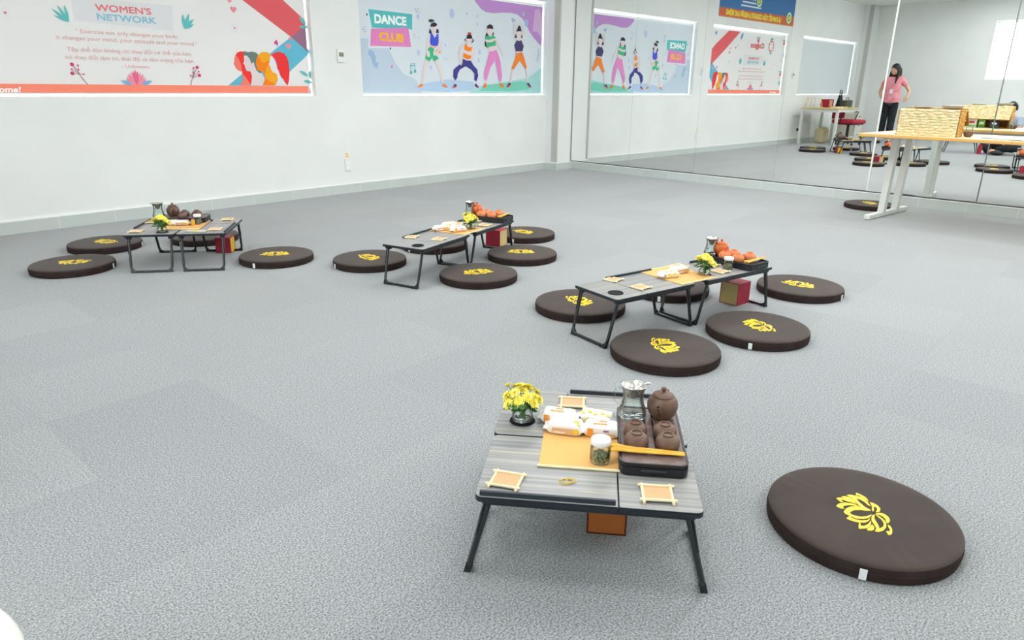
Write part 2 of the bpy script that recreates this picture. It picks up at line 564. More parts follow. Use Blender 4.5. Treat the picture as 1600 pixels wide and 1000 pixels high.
# floor and ceiling: one polygon each
def W3(x, y): p = n1 * x - t1 * (D3 + y); return (p.x, p.y)
poly = [tuple(F1(-D3 - 0.2, 0.25, 0))[:2], tuple(F1(PEND + 0.25, 0.25, 0))[:2]]
pe = t2 * T_E + n2 * (D2 + 0.2)
poly += [(pe.x, pe.y)]
q = t1 * (-D3 - 0.2) - n1 * D4
q2 = pe - n1 * 0
far = n1 * (-D4) + t1 * 6.0
poly += [(far.x, far.y), (q.x, q.y)]
mb = MB(); mb.prism(list(reversed(poly)), -0.12, 0.0); structure('floor', mb, M['carpet'])
mb = MB(); mb.prism(list(reversed(poly)), CEIL, CEIL + 0.1)
structure('ceiling', mb, M['ceiling'])

# wall 1 with its three windows (local: x along, y into the wall, z up)
WIN = [(-2.38, 0.44), (1.12, 3.957), (4.512, 7.452)]
SILL, HEAD = 0.962, 2.095
TH = 0.22
mb = MB()
def wbox(x0, x1, z0, z1): mb.box(((x0 + x1) / 2, TH / 2, (z0 + z1) / 2), (x1 - x0, TH, z1 - z0))
wbox(-D3 - 0.2, PEND + 0.2, -0.02, SILL); wbox(-D3 - 0.2, PEND + 0.2, HEAD, CEIL + 0.02)
xs = [-D3 - 0.2] + [a for w in WIN for a in w] + [PEND + 0.2]
for i in range(0, len(xs), 2):
    wbox(xs[i], xs[i + 1], SILL, HEAD)
structure('wall_left', mb, M['wall'], loc=O1, rz=R1)

# wall 2 carries the mirrors
mb = MB(); mb.box(((T_S + T_E) / 2 - 0.2, 0.1 + 0.036, CEIL / 2), (T_E - T_S + 0.8, 0.2, CEIL + 0.04))
structure('wall_right', mb, M['wall'], loc=O2, rz=R2)
# wall 3 (seen only in the mirrors) with a bright window
mb = MB(); w3a, w3b, w3z0, w3z1 = 0.9, 3.56, 1.305, 2.44
def w3box(x0, x1, z0, z1): mb.box(((x0 + x1) / 2, 0.1, (z0 + z1) / 2), (x1 - x0, 0.2, z1 - z0))
w3box(-D4 - .1, 6.2, -0.02, w3z0); w3box(-D4 - .1, 6.2, w3z1, CEIL + 0.02); w3box(-D4 - .1, w3a, w3z0, w3z1); w3box(w3b, 6.2, w3z0, w3z1)
structure('wall_far', mb, M['wall'], loc=O3, rz=R3)
mb = MB()
for x in (w3a + .025, w3b - .025): mb.box((x, 0.15, (w3z0 + w3z1) / 2), (0.05, 0.05, w3z1 - w3z0))
for z in (w3z0 + .02, w3z1 - .02): mb.box(((w3a + w3b) / 2, 0.15, z), (w3b - w3a, 0.05, 0.04))
w = structure('window_4', mb, M['rim'], loc=O3, rz=R3)
mb = MB(); mb.box(((w3a + w3b) / 2, 0.15, (w3z0 + w3z1) / 2), (w3b - w3a - 0.1, 0.006, w3z1 - w3z0 - 0.08)); mb.build('glass_pane', M['pane'], w)
# wall 4 behind the camera
mb = MB(); mb.box((1.6, -D4 - 0.1, CEIL / 2), (9.4, 0.2, CEIL + 0.04)); structure('wall_back', mb, M['wall'], loc=(0, 0, 0), rz=R1)
mb = MB(); pA = Vector((far.x, far.y, 0)); pB = Vector((pe.x, pe.y, 0)); mid = (pA + pB) / 2; dv = pB - pA
mb.box((0, -0.1, CEIL / 2), (dv.length + 0.4, 0.2, CEIL + 0.04)); structure('wall_side', mb, M['wall'], loc=mid, rz=math.atan2(dv.y, dv.x))

# corner pillars
cpts = [(PS, 0.01), (PS + 0.005, -0.185), (7.845, -0.168), (7.90, 0.01)]
mb = MB(); mb.prism(cpts, -0.01, CEIL + 0.01); structure('trim_1', mb, M['pillar'], loc=O1, rz=R1)
mb = MB(); mb.prism([(-2.95, 0.01), (-2.95, -0.185), (-2.50, -0.185), (-2.50, 0.01)], -0.01, CEIL + 0.01); structure('trim_2', mb, M['pillar'], loc=O1, rz=R1)
mb = MB(); mb.box((PS + 0.001, -0.15, 1.49), (0.012, 0.08, 2.76)); mb.box((PS + 0.011, -0.19, 1.49), (0.032, 0.012, 2.76)); structure('trim_3', mb, M['guard'], loc=O1, rz=R1)
mb = MB(); mb.box((-2.499, -0.15, 1.49), (0.012, 0.08, 2.76)); mb.box((-2.51, -0.19, 1.49), (0.032, 0.012, 2.76)); structure('trim_4', mb, M['guard'], loc=O1, rz=R1)

# skirting tiles, a white rim on top of each run
BH = 0.089
def skirting(name, x0, x1, loc, rz, y=-0.006):
    mb = MB(); mb.box(((x0 + x1) / 2, y, BH / 2), (x1 - x0, 0.012, BH), mi=0); mb.box(((x0 + x1) / 2, y - 0.001, BH + 0.004), (x1 - x0, 0.016, 0.009), mi=1)
    o = mb.build(name, [M['skirting'], M['rim']], loc=loc, rz=rz); o['kind'] = 'structure'
skirting('baseboard_left', -2.5, PS, O1, R1)
skirting('baseboard_far', -3.1, 5.9, O3, R3)
mb = MB(); mb.box(((T_S + T_E) / 2, 0.014, BH / 2), (T_E - T_S, 0.052, BH), mi=0); mb.box(((T_S + T_E) / 2, 0.0135, BH + 0.004), (T_E - T_S, 0.055, 0.009), mi=1)
o = mb.build('baseboard_right', [M['skirting'], M['rim']], loc=O2, rz=R2); o['kind'] = 'structure'
skirting('baseboard_pillar', PS - 0.012, 7.845, O1, R1, y=-0.196)
mb = MB(); mb.box((PS - 0.006, -0.1, BH / 2), (0.012, 0.2, BH)); mb.box((PS - 0.006, -0.1, BH + 0.004), (0.016, 0.2, 0.009), mi=1)
o = mb.build('baseboard_pillar_side', [M['skirting'], M['rim']], loc=O1, rz=R1); o['kind'] = 'structure'
mb = MB(); mb.box(((T_S + T_E) / 2, -0.004, 0.101), (T_E - T_S, 0.012, 0.007)); structure('mirror_gap_shade', mb, M['ledge'], loc=O2, rz=R2)  # added dark strip, paints the shadow line under the mirrors

# mirror panels, each hung a touch out of line with the wall
EDG = [-6.388, -5.414, -4.461, -3.467, -2.48, -1.526, -0.55, 0.43, 1.41]
MTOP = 2.80
where = ['first panel from the corner pillar', 'second panel from the corner pillar', 'third panel, showing the coral banner reversed', 'fourth panel, showing the side table and red chair', 'fifth panel, behind the end of the long desk', 'sixth panel, behind the woven basket', 'seventh panel, right of the photo edge', 'last panel, far right of the photo edge']
for i in range(8):
    a, b = EDG[i], EDG[i + 1]; c = O2 + Vector((t2.x, t2.y, 0)) * ((a + b) / 2)
    w = (b - a) - (0.020 if i == 4 else 0.003)
    p = thing('mirror_panel', 'frameless wall mirror, ' + where[i], 'mirror', (c.x, c.y, 0.105), R2 + R(1.8), 'wall mirrors along the right wall')
    MB().box((0, 0.0035, (MTOP - 0.105) / 2), (w, 0.005, MTOP - 0.105)).build('backing', M['mirror_edge'], p)
    mb = MB(); mb.add([(-w / 2 + .002, 0, 0.002), (w / 2 - .002, 0, 0.002), (w / 2 - .002, 0, MTOP - 0.107), (-w / 2 + .002, 0, MTOP - 0.107)], [(0, 1, 2, 3)])
    mb.build('reflecting_face', M['mirror'], p)

mb = MB(); mb.box((-2.481, -.003, (MTOP + .105) / 2), (.016, .005, MTOP - .105)); structure('seam_reflection_strip', mb, M['rim'], loc=O2, rz=R2)  # added white strip, paints the bright reflection along this mirror seam

# ceiling lamps
k = 0
for s in (-1.4, 0.6, 2.6, 4.2, 5.4, 6.6):
    for n in (-1.4, 1.0, 3.3):
        p = t1 * s + n1 * n
        if n2.dot(p) > D2 - 0.45 or (n < 0 and s < 0): continue
        names_s = {-1.4: 'first row by the far wall', 0.6: 'second row from the far wall', 2.6: 'third row from the far wall', 4.2: 'fourth row from the far wall', 5.4: 'fifth row from the far wall', 6.6: 'last row by the mirrors'}
        names_n = {-1.4: 'behind the camera', 1.0: 'above the room centre', 3.3: 'beside the window wall'}
        t = thing('ceiling_light', 'square ceiling light, %s, %s' % (names_s[s], names_n[n]), 'ceiling light', (p.x, p.y, CEIL - 0.02), R1, 'ceiling light panels')
        mb = MB()
        for x, y, sx, sy in ((0, .31, .64, .02), (0, -.31, .64, .02), (.31, 0, .02, .6), (-.31, 0, .02, .6)): mb.box((x, y, 0.008), (sx, sy, 0.024))
        mb.build('frame', M['lampframe'], t)
        MB().box((0, 0, 0.012), (0.6, 0.6, 0.01)).build('diffuser', M['lampdiff'], t)

# windows in wall 1: frame, mullions, panes
for i, (a, b) in enumerate(WIN):
    mb = MB(); zc = (SILL + HEAD) / 2
    for x in (a + .025, b - .025, a + (b - a) / 3, a + 2 * (b - a) / 3): mb.box((x, 0.19, zc), (0.05, 0.05, HEAD - SILL))
    for z in (SILL + .02, HEAD - .02): mb.box(((a + b) / 2, 0.19, z), (b - a, 0.05, 0.04))
    w = structure('window_%d' % (i + 1), mb, M['rim'], loc=O1, rz=R1)
    for k in range(3):
        x = a + (b - a) * (2 * k + 1) / 6
        MB().box((x, 0.19, zc), ((b - a) / 3 - 0.05, 0.006, HEAD - SILL - 0.08)).build('glass_pane', M['pane'], w)

# ------------------------------------------------------------------ printed roller blinds
_art = {}
def artmat(c):
    if c not in _art:
        _art[c] = mat('print_' + c.lstrip('#'), c, 0.65, spec=0.2)
    return _art[c]


class Art:
    """flat print: outlines on the plane of a blind, later ones lie on top"""
    def __init__(self, y0): self.mb = MB(); self.cols = []; self.y0 = y0; self.n = 0
    def ci(self, c):
        if c not in self.cols: self.cols.append(c)
        return self.cols.index(c)
    def poly(self, c, pts, lift=None):
        self.n += 1
        self.mb.flat(pts, self.y0 - 0.0006 - 0.00006 * self.n, self.ci(c))
    def px(self, c, pts, o=(0, 0), k=1.0):
        self.poly(c, [on_wall1(o[0] + x / k, o[1] + y / k) for x, y in pts])
    def circ(self, c, cx, cz, rx, rz=None, n=20):
        rz = rz or rx
        self.poly(c, [(cx + rx * cos(2 * pi * i / n), cz + rz * sin(2 * pi * i / n)) for i in range(n)])
    def circpx(self, c, x, y, r, o=(0, 0), k=1.0, sy=1.0):
        a = on_wall1(o[0] + x / k, o[1] + y / k); b = on_wall1(o[0] + (x + r) / k, o[1] + y / k)
        self.circ(c, a[0], a[1], abs(b[0] - a[0]), abs(b[0] - a[0]) * sy)
    def stroke(self, c, pts, w):
        out = []; back = []
        for i, p in enumerate(pts):
            a = pts[max(0, i - 1)]; b = pts[min(len(pts) - 1, i + 1)]
            dx, dz = b[0] - a[0], b[1] - a[1]; l = math.hypot(dx, dz) or 1
            ww = w[i] if isinstance(w, (list, tuple)) else w
            out.append((p[0] - dz / l * ww / 2, p[1] + dx / l * ww / 2)); back.append((p[0] + dz / l * ww / 2, p[1] - dx / l * ww / 2))
        self.poly(c, out + back[::-1])
    def strokepx(self, c, pts, w, o=(0, 0), k=1.0):
        self.stroke(c, [on_wall1(o[0] + x / k, o[1] + y / k) for x, y in pts], w)
    def leafpx(self, c, base, tip, wide, o=(0, 0), k=1.0):
        a = Vector(on_wall1(o[0] + base[0] / k, o[1] + base[1] / k)); b = Vector(on_wall1(o[0] + tip[0] / k, o[1] + tip[1] / k)); self.leaf(c, a, b, wide)
    def leaf(self, c, a, b, wide):
        a = Vector(a); b = Vector(b); d = b - a; nn = Vector((-d.y, d.x)) * wide
        prof = [0, .55, .9, 1.0, .85, .5, 0]; m = len(prof) - 1
        up = [a + d * (i / m) + nn * prof[i] for i in range(m + 1)]; dn = [a + d * (i / m) - nn * prof[i] for i in range(m - 1, 0, -1)]
        self.poly(c, [tuple(p) for p in up + dn])
    def heart(self, c, x, z, s):
        pts = []
        for i in range(20):
            a = 2 * pi * i / 20
            pts.append((x + s * 16 * sin(a) ** 3 / 16, z + s * (13 * cos(a) - 5 * cos(2 * a) - 2 * cos(3 * a) - cos(4 * a)) / 16))
        self.poly(c, pts)
    def text(self, s, x0, x1, z, cap, c, bold=0.0, shear=0.0):
        self.n += 1
        put_text(self.mb, s, x0, x1, z, cap, self.y0 - 0.0006 - 0.00006 * self.n, self.ci(c), bold, shear)
    def build(self, name, parent): return self.mb.build(name, [artmat(c) for c in self.cols], parent)


BY = 0.07
def blind(i, col, label, art=None):
    a, b = WIN[i]; g = 0.012
    t = thing('roller_blind', label, 'blind', O1, R1, 'roller blinds in the window recesses')
    z0, z1 = SILL + 0.012, HEAD - 0.06
    MB().box(((a + b) / 2, BY + 0.0015, (z0 + z1) / 2), (b - a - 2 * g, 0.002, z1 - z0)).build('blind_cloth', make_blind('blind_cloth_%d' % i, col), t)
    MB().tube([(a + g, BY + 0.02, z1 + 0.012), (b - g, BY + 0.02, z1 + 0.012)], 0.02, 14).build('roller_tube', M['rim'], t)
    MB().bbox(((a + b) / 2, BY + 0.002, z0 + 0.006), (b - a - 2 * g, 0.014, 0.014), 0.003, 1).build('bottom_rail', M['rim'], t)
    if art: art.build('printed_artwork', t)
    return t


# --- women's network banner
A = Art(BY)
aL, aR, aB, aT = WIN[1][0] + 0.014, WIN[1][1] - 0.014, SILL + 0.028, HEAD - 0.065
O1p, K1 = (0, 0), 6.4
O2p, K2 = (340, 0), 6.667
TEAL, CORAL, RED, SKY = '#6cc5c4', '#ff8f76', '#e8656b', '#66bfd8'
A.poly('#e7e8ea', [(1.98, 1.50), (1.98, 1.66), (2.72, 1.66), (2.70, 1.47)])
# red diagonal band and blue chevron behind the heads
A.poly(SKY, [on_wall1(340 + x / K2, y / K2) for x, y in ((112, 890), (250, 775), (560, 545), (765, 385), (962, 530))] + [(aR, on_wall1(486, 86)[1])] + [on_wall1(340 + x / K2, y / K2) for x, y in ((745, 755), (600, 890))])
bt = [(2.93, aT), (3.32, aT)]
A.poly(RED, [bt[0], bt[1], on_wall1(340 + 680 / K2, 0), (aR, on_wall1(480, 32)[1]), (aR, on_wall1(482, 48)[1]), on_wall1(340 + 765 / K2, 385 / K2), on_wall1(340 + 258 / K2, 0)])
A.poly('#a07690', [on_wall1(340 + 765 / K2, 385 / K2), on_wall1(340 + 880 / K2, 295 / K2), (aR, on_wall1(481, 45)[1]), (aR, on_wall1(484, 81)[1])])
A.px(TEAL, [(850, 175), (880, 185), (915, 225), (918, 262), (880, 240), (855, 205)], O2p, K2)
A.px(TEAL, [(850, 275), (890, 262), (945, 268), (945, 295), (900, 300), (865, 292)], O2p, K2)
A.px(TEAL, [(850, 735), (900, 745), (935, 775), (937, 800), (895, 785), (865, 760)], O2p, K2)
A.px(TEAL, [(958, 730), (985, 780), (982, 835), (960, 815), (947, 775)], O2p, K2)
A.px(TEAL, [(895, 838), (940, 832), (990, 858), (990, 868), (945, 870), (910, 858)], O2p, K2)
for (x, y), s in (((163, 98), .03), ((122, 10), .02), ((738, 482), .03), ((756, 404), .017)):
    p = on_wall1(340 + x / K2, y / K2); A.heart('#ef9aa4', p[0], p[1], s)
A.px('#dd4f8e', [(583, 448), (612, 412), (632, 455), (610, 465)], O2p, K2); A.px('#8a8ae0', [(612, 465), (630, 455), (620, 490)], O2p, K2)
p = on_wall1(340 + 177 / K2, 292 / K2)
for i in range(6): A.circ('#ececf0', p[0] + .028 * cos(i * pi / 3), p[1] + .028 * sin(i * pi / 3), .014, n=10)
A.circ('#e48a96', p[0], p[1], .009, n=10)
# four heads in profile
A.px('#fb8272', [(187, 570), (205, 548), (235, 537), (270, 540), (290, 640), (300, 760), (345, 890), (232, 890), (258, 850), (262, 790), (250, 745), (215, 735), (190, 712), (178, 685), (165, 665), (175, 640), (172, 610)], O2p, K2)
A.px('#fb3e3c', [(187, 575), (200, 550), (235, 535), (275, 537), (285, 600), (300, 740), (340, 745), (360, 800), (348, 880), (320, 845), (290, 800), (262, 770), (250, 720), (240, 660), (218, 610)], O2p, K2)
A.px('#e6dcdc', [(272, 580), (300, 570), (335, 570), (385, 640), (410, 720), (465, 770), (490, 825), (466, 890), (345, 890), (352, 850), (358, 790), (340, 742), (300, 735), (285, 700), (282, 678), (265, 662), (276, 640)], O2p, K2)
A.px('#6f857b', [(268, 540), (290, 533), (310, 545), (360, 538), (405, 550), (425, 580), (410, 650), (420, 700), (460, 755), (440, 765), (405, 735), (385, 690), (375, 645), (350, 665), (335, 615), (305, 580), (272, 578)], O2p, K2)
A.px('#ffae28', [(415, 590), (430, 560), (465, 542), (520, 545), (556, 570), (545, 630), (540, 690), (570, 745), (610, 762), (628, 810), (600, 890), (468, 890), (500, 830), (495, 770), (470, 740), (450, 740), (410, 720)], O2p, K2)
A.px('#ff8a1c', [(412, 590), (440, 605), (450, 640), (480, 655), (520, 640), (545, 630), (535, 670), (505, 700), (495, 780), (500, 820), (540, 845), (590, 865), (595, 890), (468, 890), (492, 830), (488, 775), (465, 740), (425, 735), (398, 670), (400, 630)], O2p, K2)
A.px('#ecebf0', [(545, 590), (570, 580), (600, 640), (625, 720), (660, 810), (715, 890), (600, 890), (628, 830), (615, 770), (570, 750), (560, 730), (545, 690), (530, 668), (542, 640)], O2p, K2)
A.px('#f63c3e', [(556, 575), (590, 548), (640, 540), (690, 555), (725, 600), (740, 660), (748, 740), (745, 800), (740, 850), (730, 888), (700, 860), (680, 820), (650, 785), (640, 740), (620, 715), (615, 660), (595, 615)], O2p, K2)
# ferns beside the title
for bx, by, tips in ((690, 222, ((512, 85), (530, 150), (568, 50), (640, 45))),):
    for tx, ty in tips: A.leafpx(TEAL, (bx, by), (tx, ty), .085, O1p, K1)
for tx, ty in ((912, 70), (945, 68), (968, 95), (970, 122)): A.leafpx(TEAL, (922, 143), (tx, ty), .12, (0, 0), 3.2)
def pxtext(s, u0, v0, u1, v1, cap, c, bold=0.0, shear=0.0):
    a = on_wall1(u0, v0); b = on_wall1(u1, v1); A.text(s, a[0], b[0], (a[1] + b[1]) / 2, cap, c, bold, shear)
pxtext("WOMEN'S", 149.5, 17, 236, 22.5, .045, '#ef8389', .02)
pxtext('NETWORK', 152.5, 31.3, 244, 37, .045, '#8fcbe0', .02)
QC = '#e9b3ae'
pxtext('" Exercise not only changes your body,', 118.5, 51.5, 279, 60, .028, QC)
pxtext('it changes your mind, your attitude and your mood."', 88, 61.5, 308, 71, .028, QC)
pxtext('T\u1eadp th\u1ec3 d\u1ee5c kh\u00f4ng ch\u1ec9 thay \u0111\u1ed5i c\u01a1 th\u1ec3 c\u1ee7a b\u1ea1n,', 105, 80, 300, 87, .028, QC)
pxtext('n\u00f3 thay \u0111\u1ed5i t\u00e2m tr\u00ed, th\u00e1i \u0111\u1ed9 v\u00e0 t\u00e2m tr\u1ea1ng c\u1ee7a b\u1ea1n.', 102.5, 92, 304, 98, .028, QC)
pxtext('- Unknown', 190, 105.5, 233, 107.5, .026, QC)
# berry twigs and centre flower
for k_, pts, berries in ((6.4, ((880, 848), (830, 790), (790, 740), (740, 665)), ((718, 643, 20), (722, 733, 20), (776, 652, 9), (716, 691, 9), (783, 697, 9), (836, 742, 9))),
                        (3.2, ((952, 425), (962, 390), (975, 350)), ((985, 337, 8), (996, 377, 8), (966, 340, 4), (992, 358, 4), (965, 362, 4), (952, 378, 4)))):
    A.strokepx('#a06a80', pts, .004, (0, 0), k_)
    for x, y, r in berries:
        A.strokepx('#a06a80', ((x, y), (pts[-2][0], pts[-2][1])), .003, (0, 0), k_); A.circpx('#d8447c', x, y, r, (0, 0), k_)
cx = on_wall1(1370 / 6.4, 852 / 6.4)
for a_, l_, c_ in ((-66, .065, '#f6a3b4'), (66, .065, '#f6a3b4'), (-55, .085, '#f28fa6'), (55, .085, '#f28fa6'), (-44, .09, '#f6a3b4'), (44, .09, '#f6a3b4'), (-32, .10, '#f28fa6'), (32, .10, '#f28fa6'), (-20, .105, '#f6a3b4'), (20, .105, '#f6a3b4'), (-9, .11, '#ee6f94'), (9, .11, '#ee6f94'), (0, .118, '#ee6f94')):
    A.leaf(c_, cx, (cx[0] + l_ * sin(R(a_)) * 1.15, cx[1] + l_ * cos(R(a_))), .11)
for sx in (-1, 1): A.leaf('#7fb6e2', (cx[0] + .035 * sx, cx[1] + .004), (cx[0] + .12 * sx, cx[1] + .034), .16)
# upper half of the banner
A.text('Colgate', 1.99, 2.50, 1.79, .085, '#e8787c', .04, .12)
for i in range(8):
    a0 = 2 * pi * i / 8; A.leaf('#ef8a70' if i % 2 else '#e8707c', (1.71 + .095 * cos(a0), 1.84 + .095 * sin(a0)), (1.71 + .095 * cos(a0 + .8), 1.84 + .095 * sin(a0 + .8)), .2)
for z_ in (1.965, 1.715): A.leaf(SKY, (1.66, z_), (1.76, z_), .2)
for x_, z_ in ((2.24, 1.95), (1.20, 1.95), (1.20, 1.38)):
    for a_ in (-40, 0, 40): A.leaf('#ee7f96', (x_, z_), (x_ + .07 * sin(R(a_)), z_ - .08 * cos(R(a_))), .22)
    for sx in (-1, 1): A.leaf(TEAL, (x_, z_ + .01), (x_ + .07 * sx, z_ + .02), .2)
A.leaf('#5fa9e0', (2.83, 2.02), (2.90, 1.90), .2); A.leaf('#5fa9e0', (3.74, 2.0), (3.77, 1.93), .3); A.leaf('#8fb6e8', (1.16, 1.74), (1.17, 1.66), .25)
A.heart('#e8707c', 3.05, 1.76, .02); A.heart('#e8707c', 2.98, 1.80, .014); A.heart('#ef9aa4', 1.25, 1.6, .02)
for x_ in (1.18, 1.24): A.leaf(TEAL, (1.2, 1.14), (x_, 1.22), .16)
p = on_wall1(7.5, 20); A.heart('#e0809a', p[0], p[1], .011)
# coral footer
zb = on_wall1(488, 134)[1]; za = on_wall1(0, 132)[1]; zt_ = (za + zb) / 2
A.poly(CORAL, [(aL, aB), (aR - .03, aB), (aR - .025, zt_), (aL, zt_)])
A.poly('#e0a0a0', [(aR - .02, aB), (aR, aB), (aR, aB + .05)])
b_ = on_wall1(31, 143); A.text('welcome!', b_[0] - .25, b_[0], b_[1] - .004, .036, '#ffffff', .03, .2)
blind(1, '#f1f0ef', "large pale roller blind printed with WOMEN'S NETWORK and four coloured heads in profile", A)

# --- dance club banner
A = Art(BY)
bL, bR, bB, bT = WIN[2][0] + 0.014, WIN[2][1] - 0.014, SILL + 0.028, HEAD - 0.065
CO, CK = (560, 0), 6.667
DO, DK = (700, 0), 6.667
def P_(u, v): return on_wall1(u, v)
A.poly('#c6d7e6', [(bL, bB), (P_(660, 147)[0], bB), P_(650, 125), P_(630, 115), P_(617, 97), P_(609, 80), P_(606, 62), (bL, P_(567, 60)[1])])
A.poly('#b9d2ec', [P_(645, 137), P_(665, 130), P_(700, 124), P_(740, 128), P_(742, 141), P_(700, 144), P_(655, 142)])
A.poly('#a9dcdc', [(P_(732, 145)[0], bB), P_(745, 135), P_(790, 128), P_(825, 122), (bR, P_(846, 106)[1]), (bR, bB)])
A.poly('#7fd3bd', [P_(748, 142), P_(760, 133), P_(785, 130), P_(815, 127), P_(828, 131), P_(826, 140), P_(800, 143)])
z_t = bT
A.poly('#c795d6', [(P_(742, 2)[0], z_t), (P_(742, 2)[0], P_(742, 2)[1])] + [on_wall1(700 + x / DK, y / DK) for x, y in ((310, 50), (345, 95), (395, 125), (470, 137), (560, 132), (650, 133), (720, 150), (775, 195), (815, 255), (845, 325), (895, 400), (945, 455))] + [(bR, P_(847, 72)[1]), (bR, z_t)])
A.poly('#dcb9e2', [on_wall1(700 + x / DK, y / DK) for x, y in ((905, 100), (950, 95))] + [(bR, P_(847, 30)[1]), (bR, P_(847, 60)[1])] + [on_wall1(700 + x / DK, y / DK) for x, y in ((930, 330), (880, 330))])
# title plates
A.px('#e3ecf2', [(75, 68), (580, 130), (578, 320), (550, 330), (572, 508), (103, 500), (108, 300), (88, 150)], CO, CK)
A.px('#5fc3c5', [(100, 93), (560, 148), (560, 315), (520, 300), (140, 290)], CO, CK)
A.px('#e98cc8', [(130, 298), (520, 288), (550, 490), (122, 478)], CO, CK)
def cx_(x, y): return on_wall1(560 + x / CK, y / CK)
a = cx_(172, 240); b = cx_(497, 262); A.text('DANCE', a[0], b[0], (a[1] + b[1]) / 2, (cx_(172, 152)[1] - cx_(172, 240)[1]), '#ffffff', .04)
a = cx_(223, 422); b = cx_(468, 432); A.text('CLUB', a[0], b[0], (a[1] + b[1]) / 2, (cx_(223, 340)[1] - cx_(223, 422)[1]), '#ffc21e', .04)
for x, y in ((88, 150), (333, 504)): A.circpx('#22262e', x, y, 7, CO, CK, 1.2)
for l in (((583, 105), (600, 80)), ((595, 112), (628, 88)), ((595, 125), (638, 120)), ((40, 290), (70, 280)), ((35, 310), (72, 310)), ((55, 335), (78, 325))): A.strokepx('#9fb0c0', l, .006, CO, CK)
A.strokepx('#a4bfdf', ((105, 540), (140, 560), (160, 610), (165, 660), (200, 685)), [.05, .06, .06, .05, .07], CO, CK)
A.strokepx('#cdd6ea', ((330, 640), (347, 690)), .006, CO, CK); A.circpx('#ea7fae', 347, 695, 9, CO, CK, 1.4)
A.strokepx('#57bfc0', ((548, 755), (540, 670), (582, 658), (596, 745)), .009, CO, CK); A.circpx('#57bfc0', 548, 755, 13, CO, CK); A.circpx('#57bfc0', 590, 742, 13, CO, CK); A.strokepx('#57bfc0', ((542, 690), (585, 678)), .009, CO, CK)
for x, y, r in ((618, 172, 14), (625, 550, 14), (972, 140, 22), (755, 703, 9), (905, 470, 8)): A.circpx('#c3cdf0', x, y, r, CO, CK, 1.5)
for x, y, r in ((42, 142, 22), (195, 143, 8), (328, 543, 12), (318, 630, 10), (306, 250, 8)): A.circpx('#c3cdf0', x, y, r, DO, DK, 1.5)
A.circpx('#a9c4ea', 815, 240, 18, DO, DK, 1.4); A.circpx('#9fc6e0', 785, 150, 11, DO, DK, 1.4)
for l in (((660, 190), (668, 215)), ((672, 185), (684, 220)), ((665, 195), (690, 205))): A.strokepx('#9db6dd', l, .008, DO, DK)
A.circpx('#9db6dd', 674, 222, 7, DO, DK); A.circpx('#9db6dd', 694, 214, 7, DO, DK)
for l in (((285, 175), (300, 160), (318, 150)), ((290, 175), (308, 185), (318, 165))): A.strokepx('#d6cfd6', l, .008, DO, DK)
for l in (((890, 600), (905, 625), (935, 605)),): A.strokepx('#d8d4c8', l, .01, CO, CK)
A.strokepx('#b9d4e4', ((938, 510), (945, 560), (925, 640)), [.03, .035, .02], DO, DK)
A.circpx('#d3dbe8', 583, 376, 14, CO, CK, 1.4); A.circpx('#dfe7ee', 583, 376, 9, CO, CK, 1.4); A.circpx('#d3dbe8', 625, 390, 9, CO, CK, 1.4)
SK, HR = '#ecdcdc', '#3a3644'
# dancer 1 (green shorts)
A.px(SK, [(742, 355), (722, 400), (700, 470), (705, 540), (722, 590), (745, 590), (735, 520), (748, 430), (760, 370)], CO, CK)
A.px(SK, [(825, 355), (850, 400), (865, 470), (868, 540), (830, 570), (800, 560), (835, 520), (830, 430)], CO, CK)
A.px(SK, [(755, 270), (815, 270), (812, 310), (800, 335), (802, 360), (828, 372), (820, 480), (755, 480), (745, 372), (770, 358), (768, 330), (757, 305)], CO, CK)
A.px('#4a5fe0', [(750, 352), (762, 345), (795, 395), (820, 350), (832, 352), (834, 440), (822, 478), (790, 480), (752, 470), (742, 440)], CO, CK)
A.px('#f2b9a4', [(750, 478), (806, 478), (806, 500), (752, 498)], CO, CK)
A.px(SK, [(700, 610), (735, 625), (700, 720), (672, 868), (655, 868), (670, 730)], CO, CK)
A.px(SK, [(790, 630), (828, 612), (860, 720), (888, 868), (868, 870), (830, 720)], CO, CK)
A.px('#43c08a', [(725, 500), (750, 490), (785, 505), (788, 560), (812, 580), (835, 608), (790, 640), (765, 598), (738, 642), (695, 615), (705, 560)], CO, CK)
A.px(SK, [(715, 525), (738, 535), (745, 590), (722, 595), (708, 570)], CO, CK); A.px(SK, [(790, 515), (822, 520), (808, 575), (782, 580), (776, 545)], CO, CK)
for x, y in ((845, 546), (812, 530)): A.circpx('#f6a81a', x, y, 8, CO, CK)
A.px(HR, [(745, 280), (755, 245), (790, 232), (818, 250), (812, 270), (780, 282), (762, 275)], CO, CK)
A.px(HR, [(725, 210), (750, 198), (780, 205), (788, 222), (760, 235), (735, 230)], CO, CK); A.px('#3fae80', [(762, 218), (786, 222), (782, 234), (762, 232)], CO, CK)
A.px(HR, [(740, 298), (752, 310), (764, 348), (732, 350)], CO, CK); A.px(HR, [(812, 305), (826, 300), (838, 342), (808, 344)], CO, CK)
A.px('#ff8a2c', [(645, 870), (678, 885), (670, 895), (625, 915), (615, 908)], CO, CK); A.px('#ff8a2c', [(890, 868), (925, 905), (920, 914), (868, 895)], CO, CK)
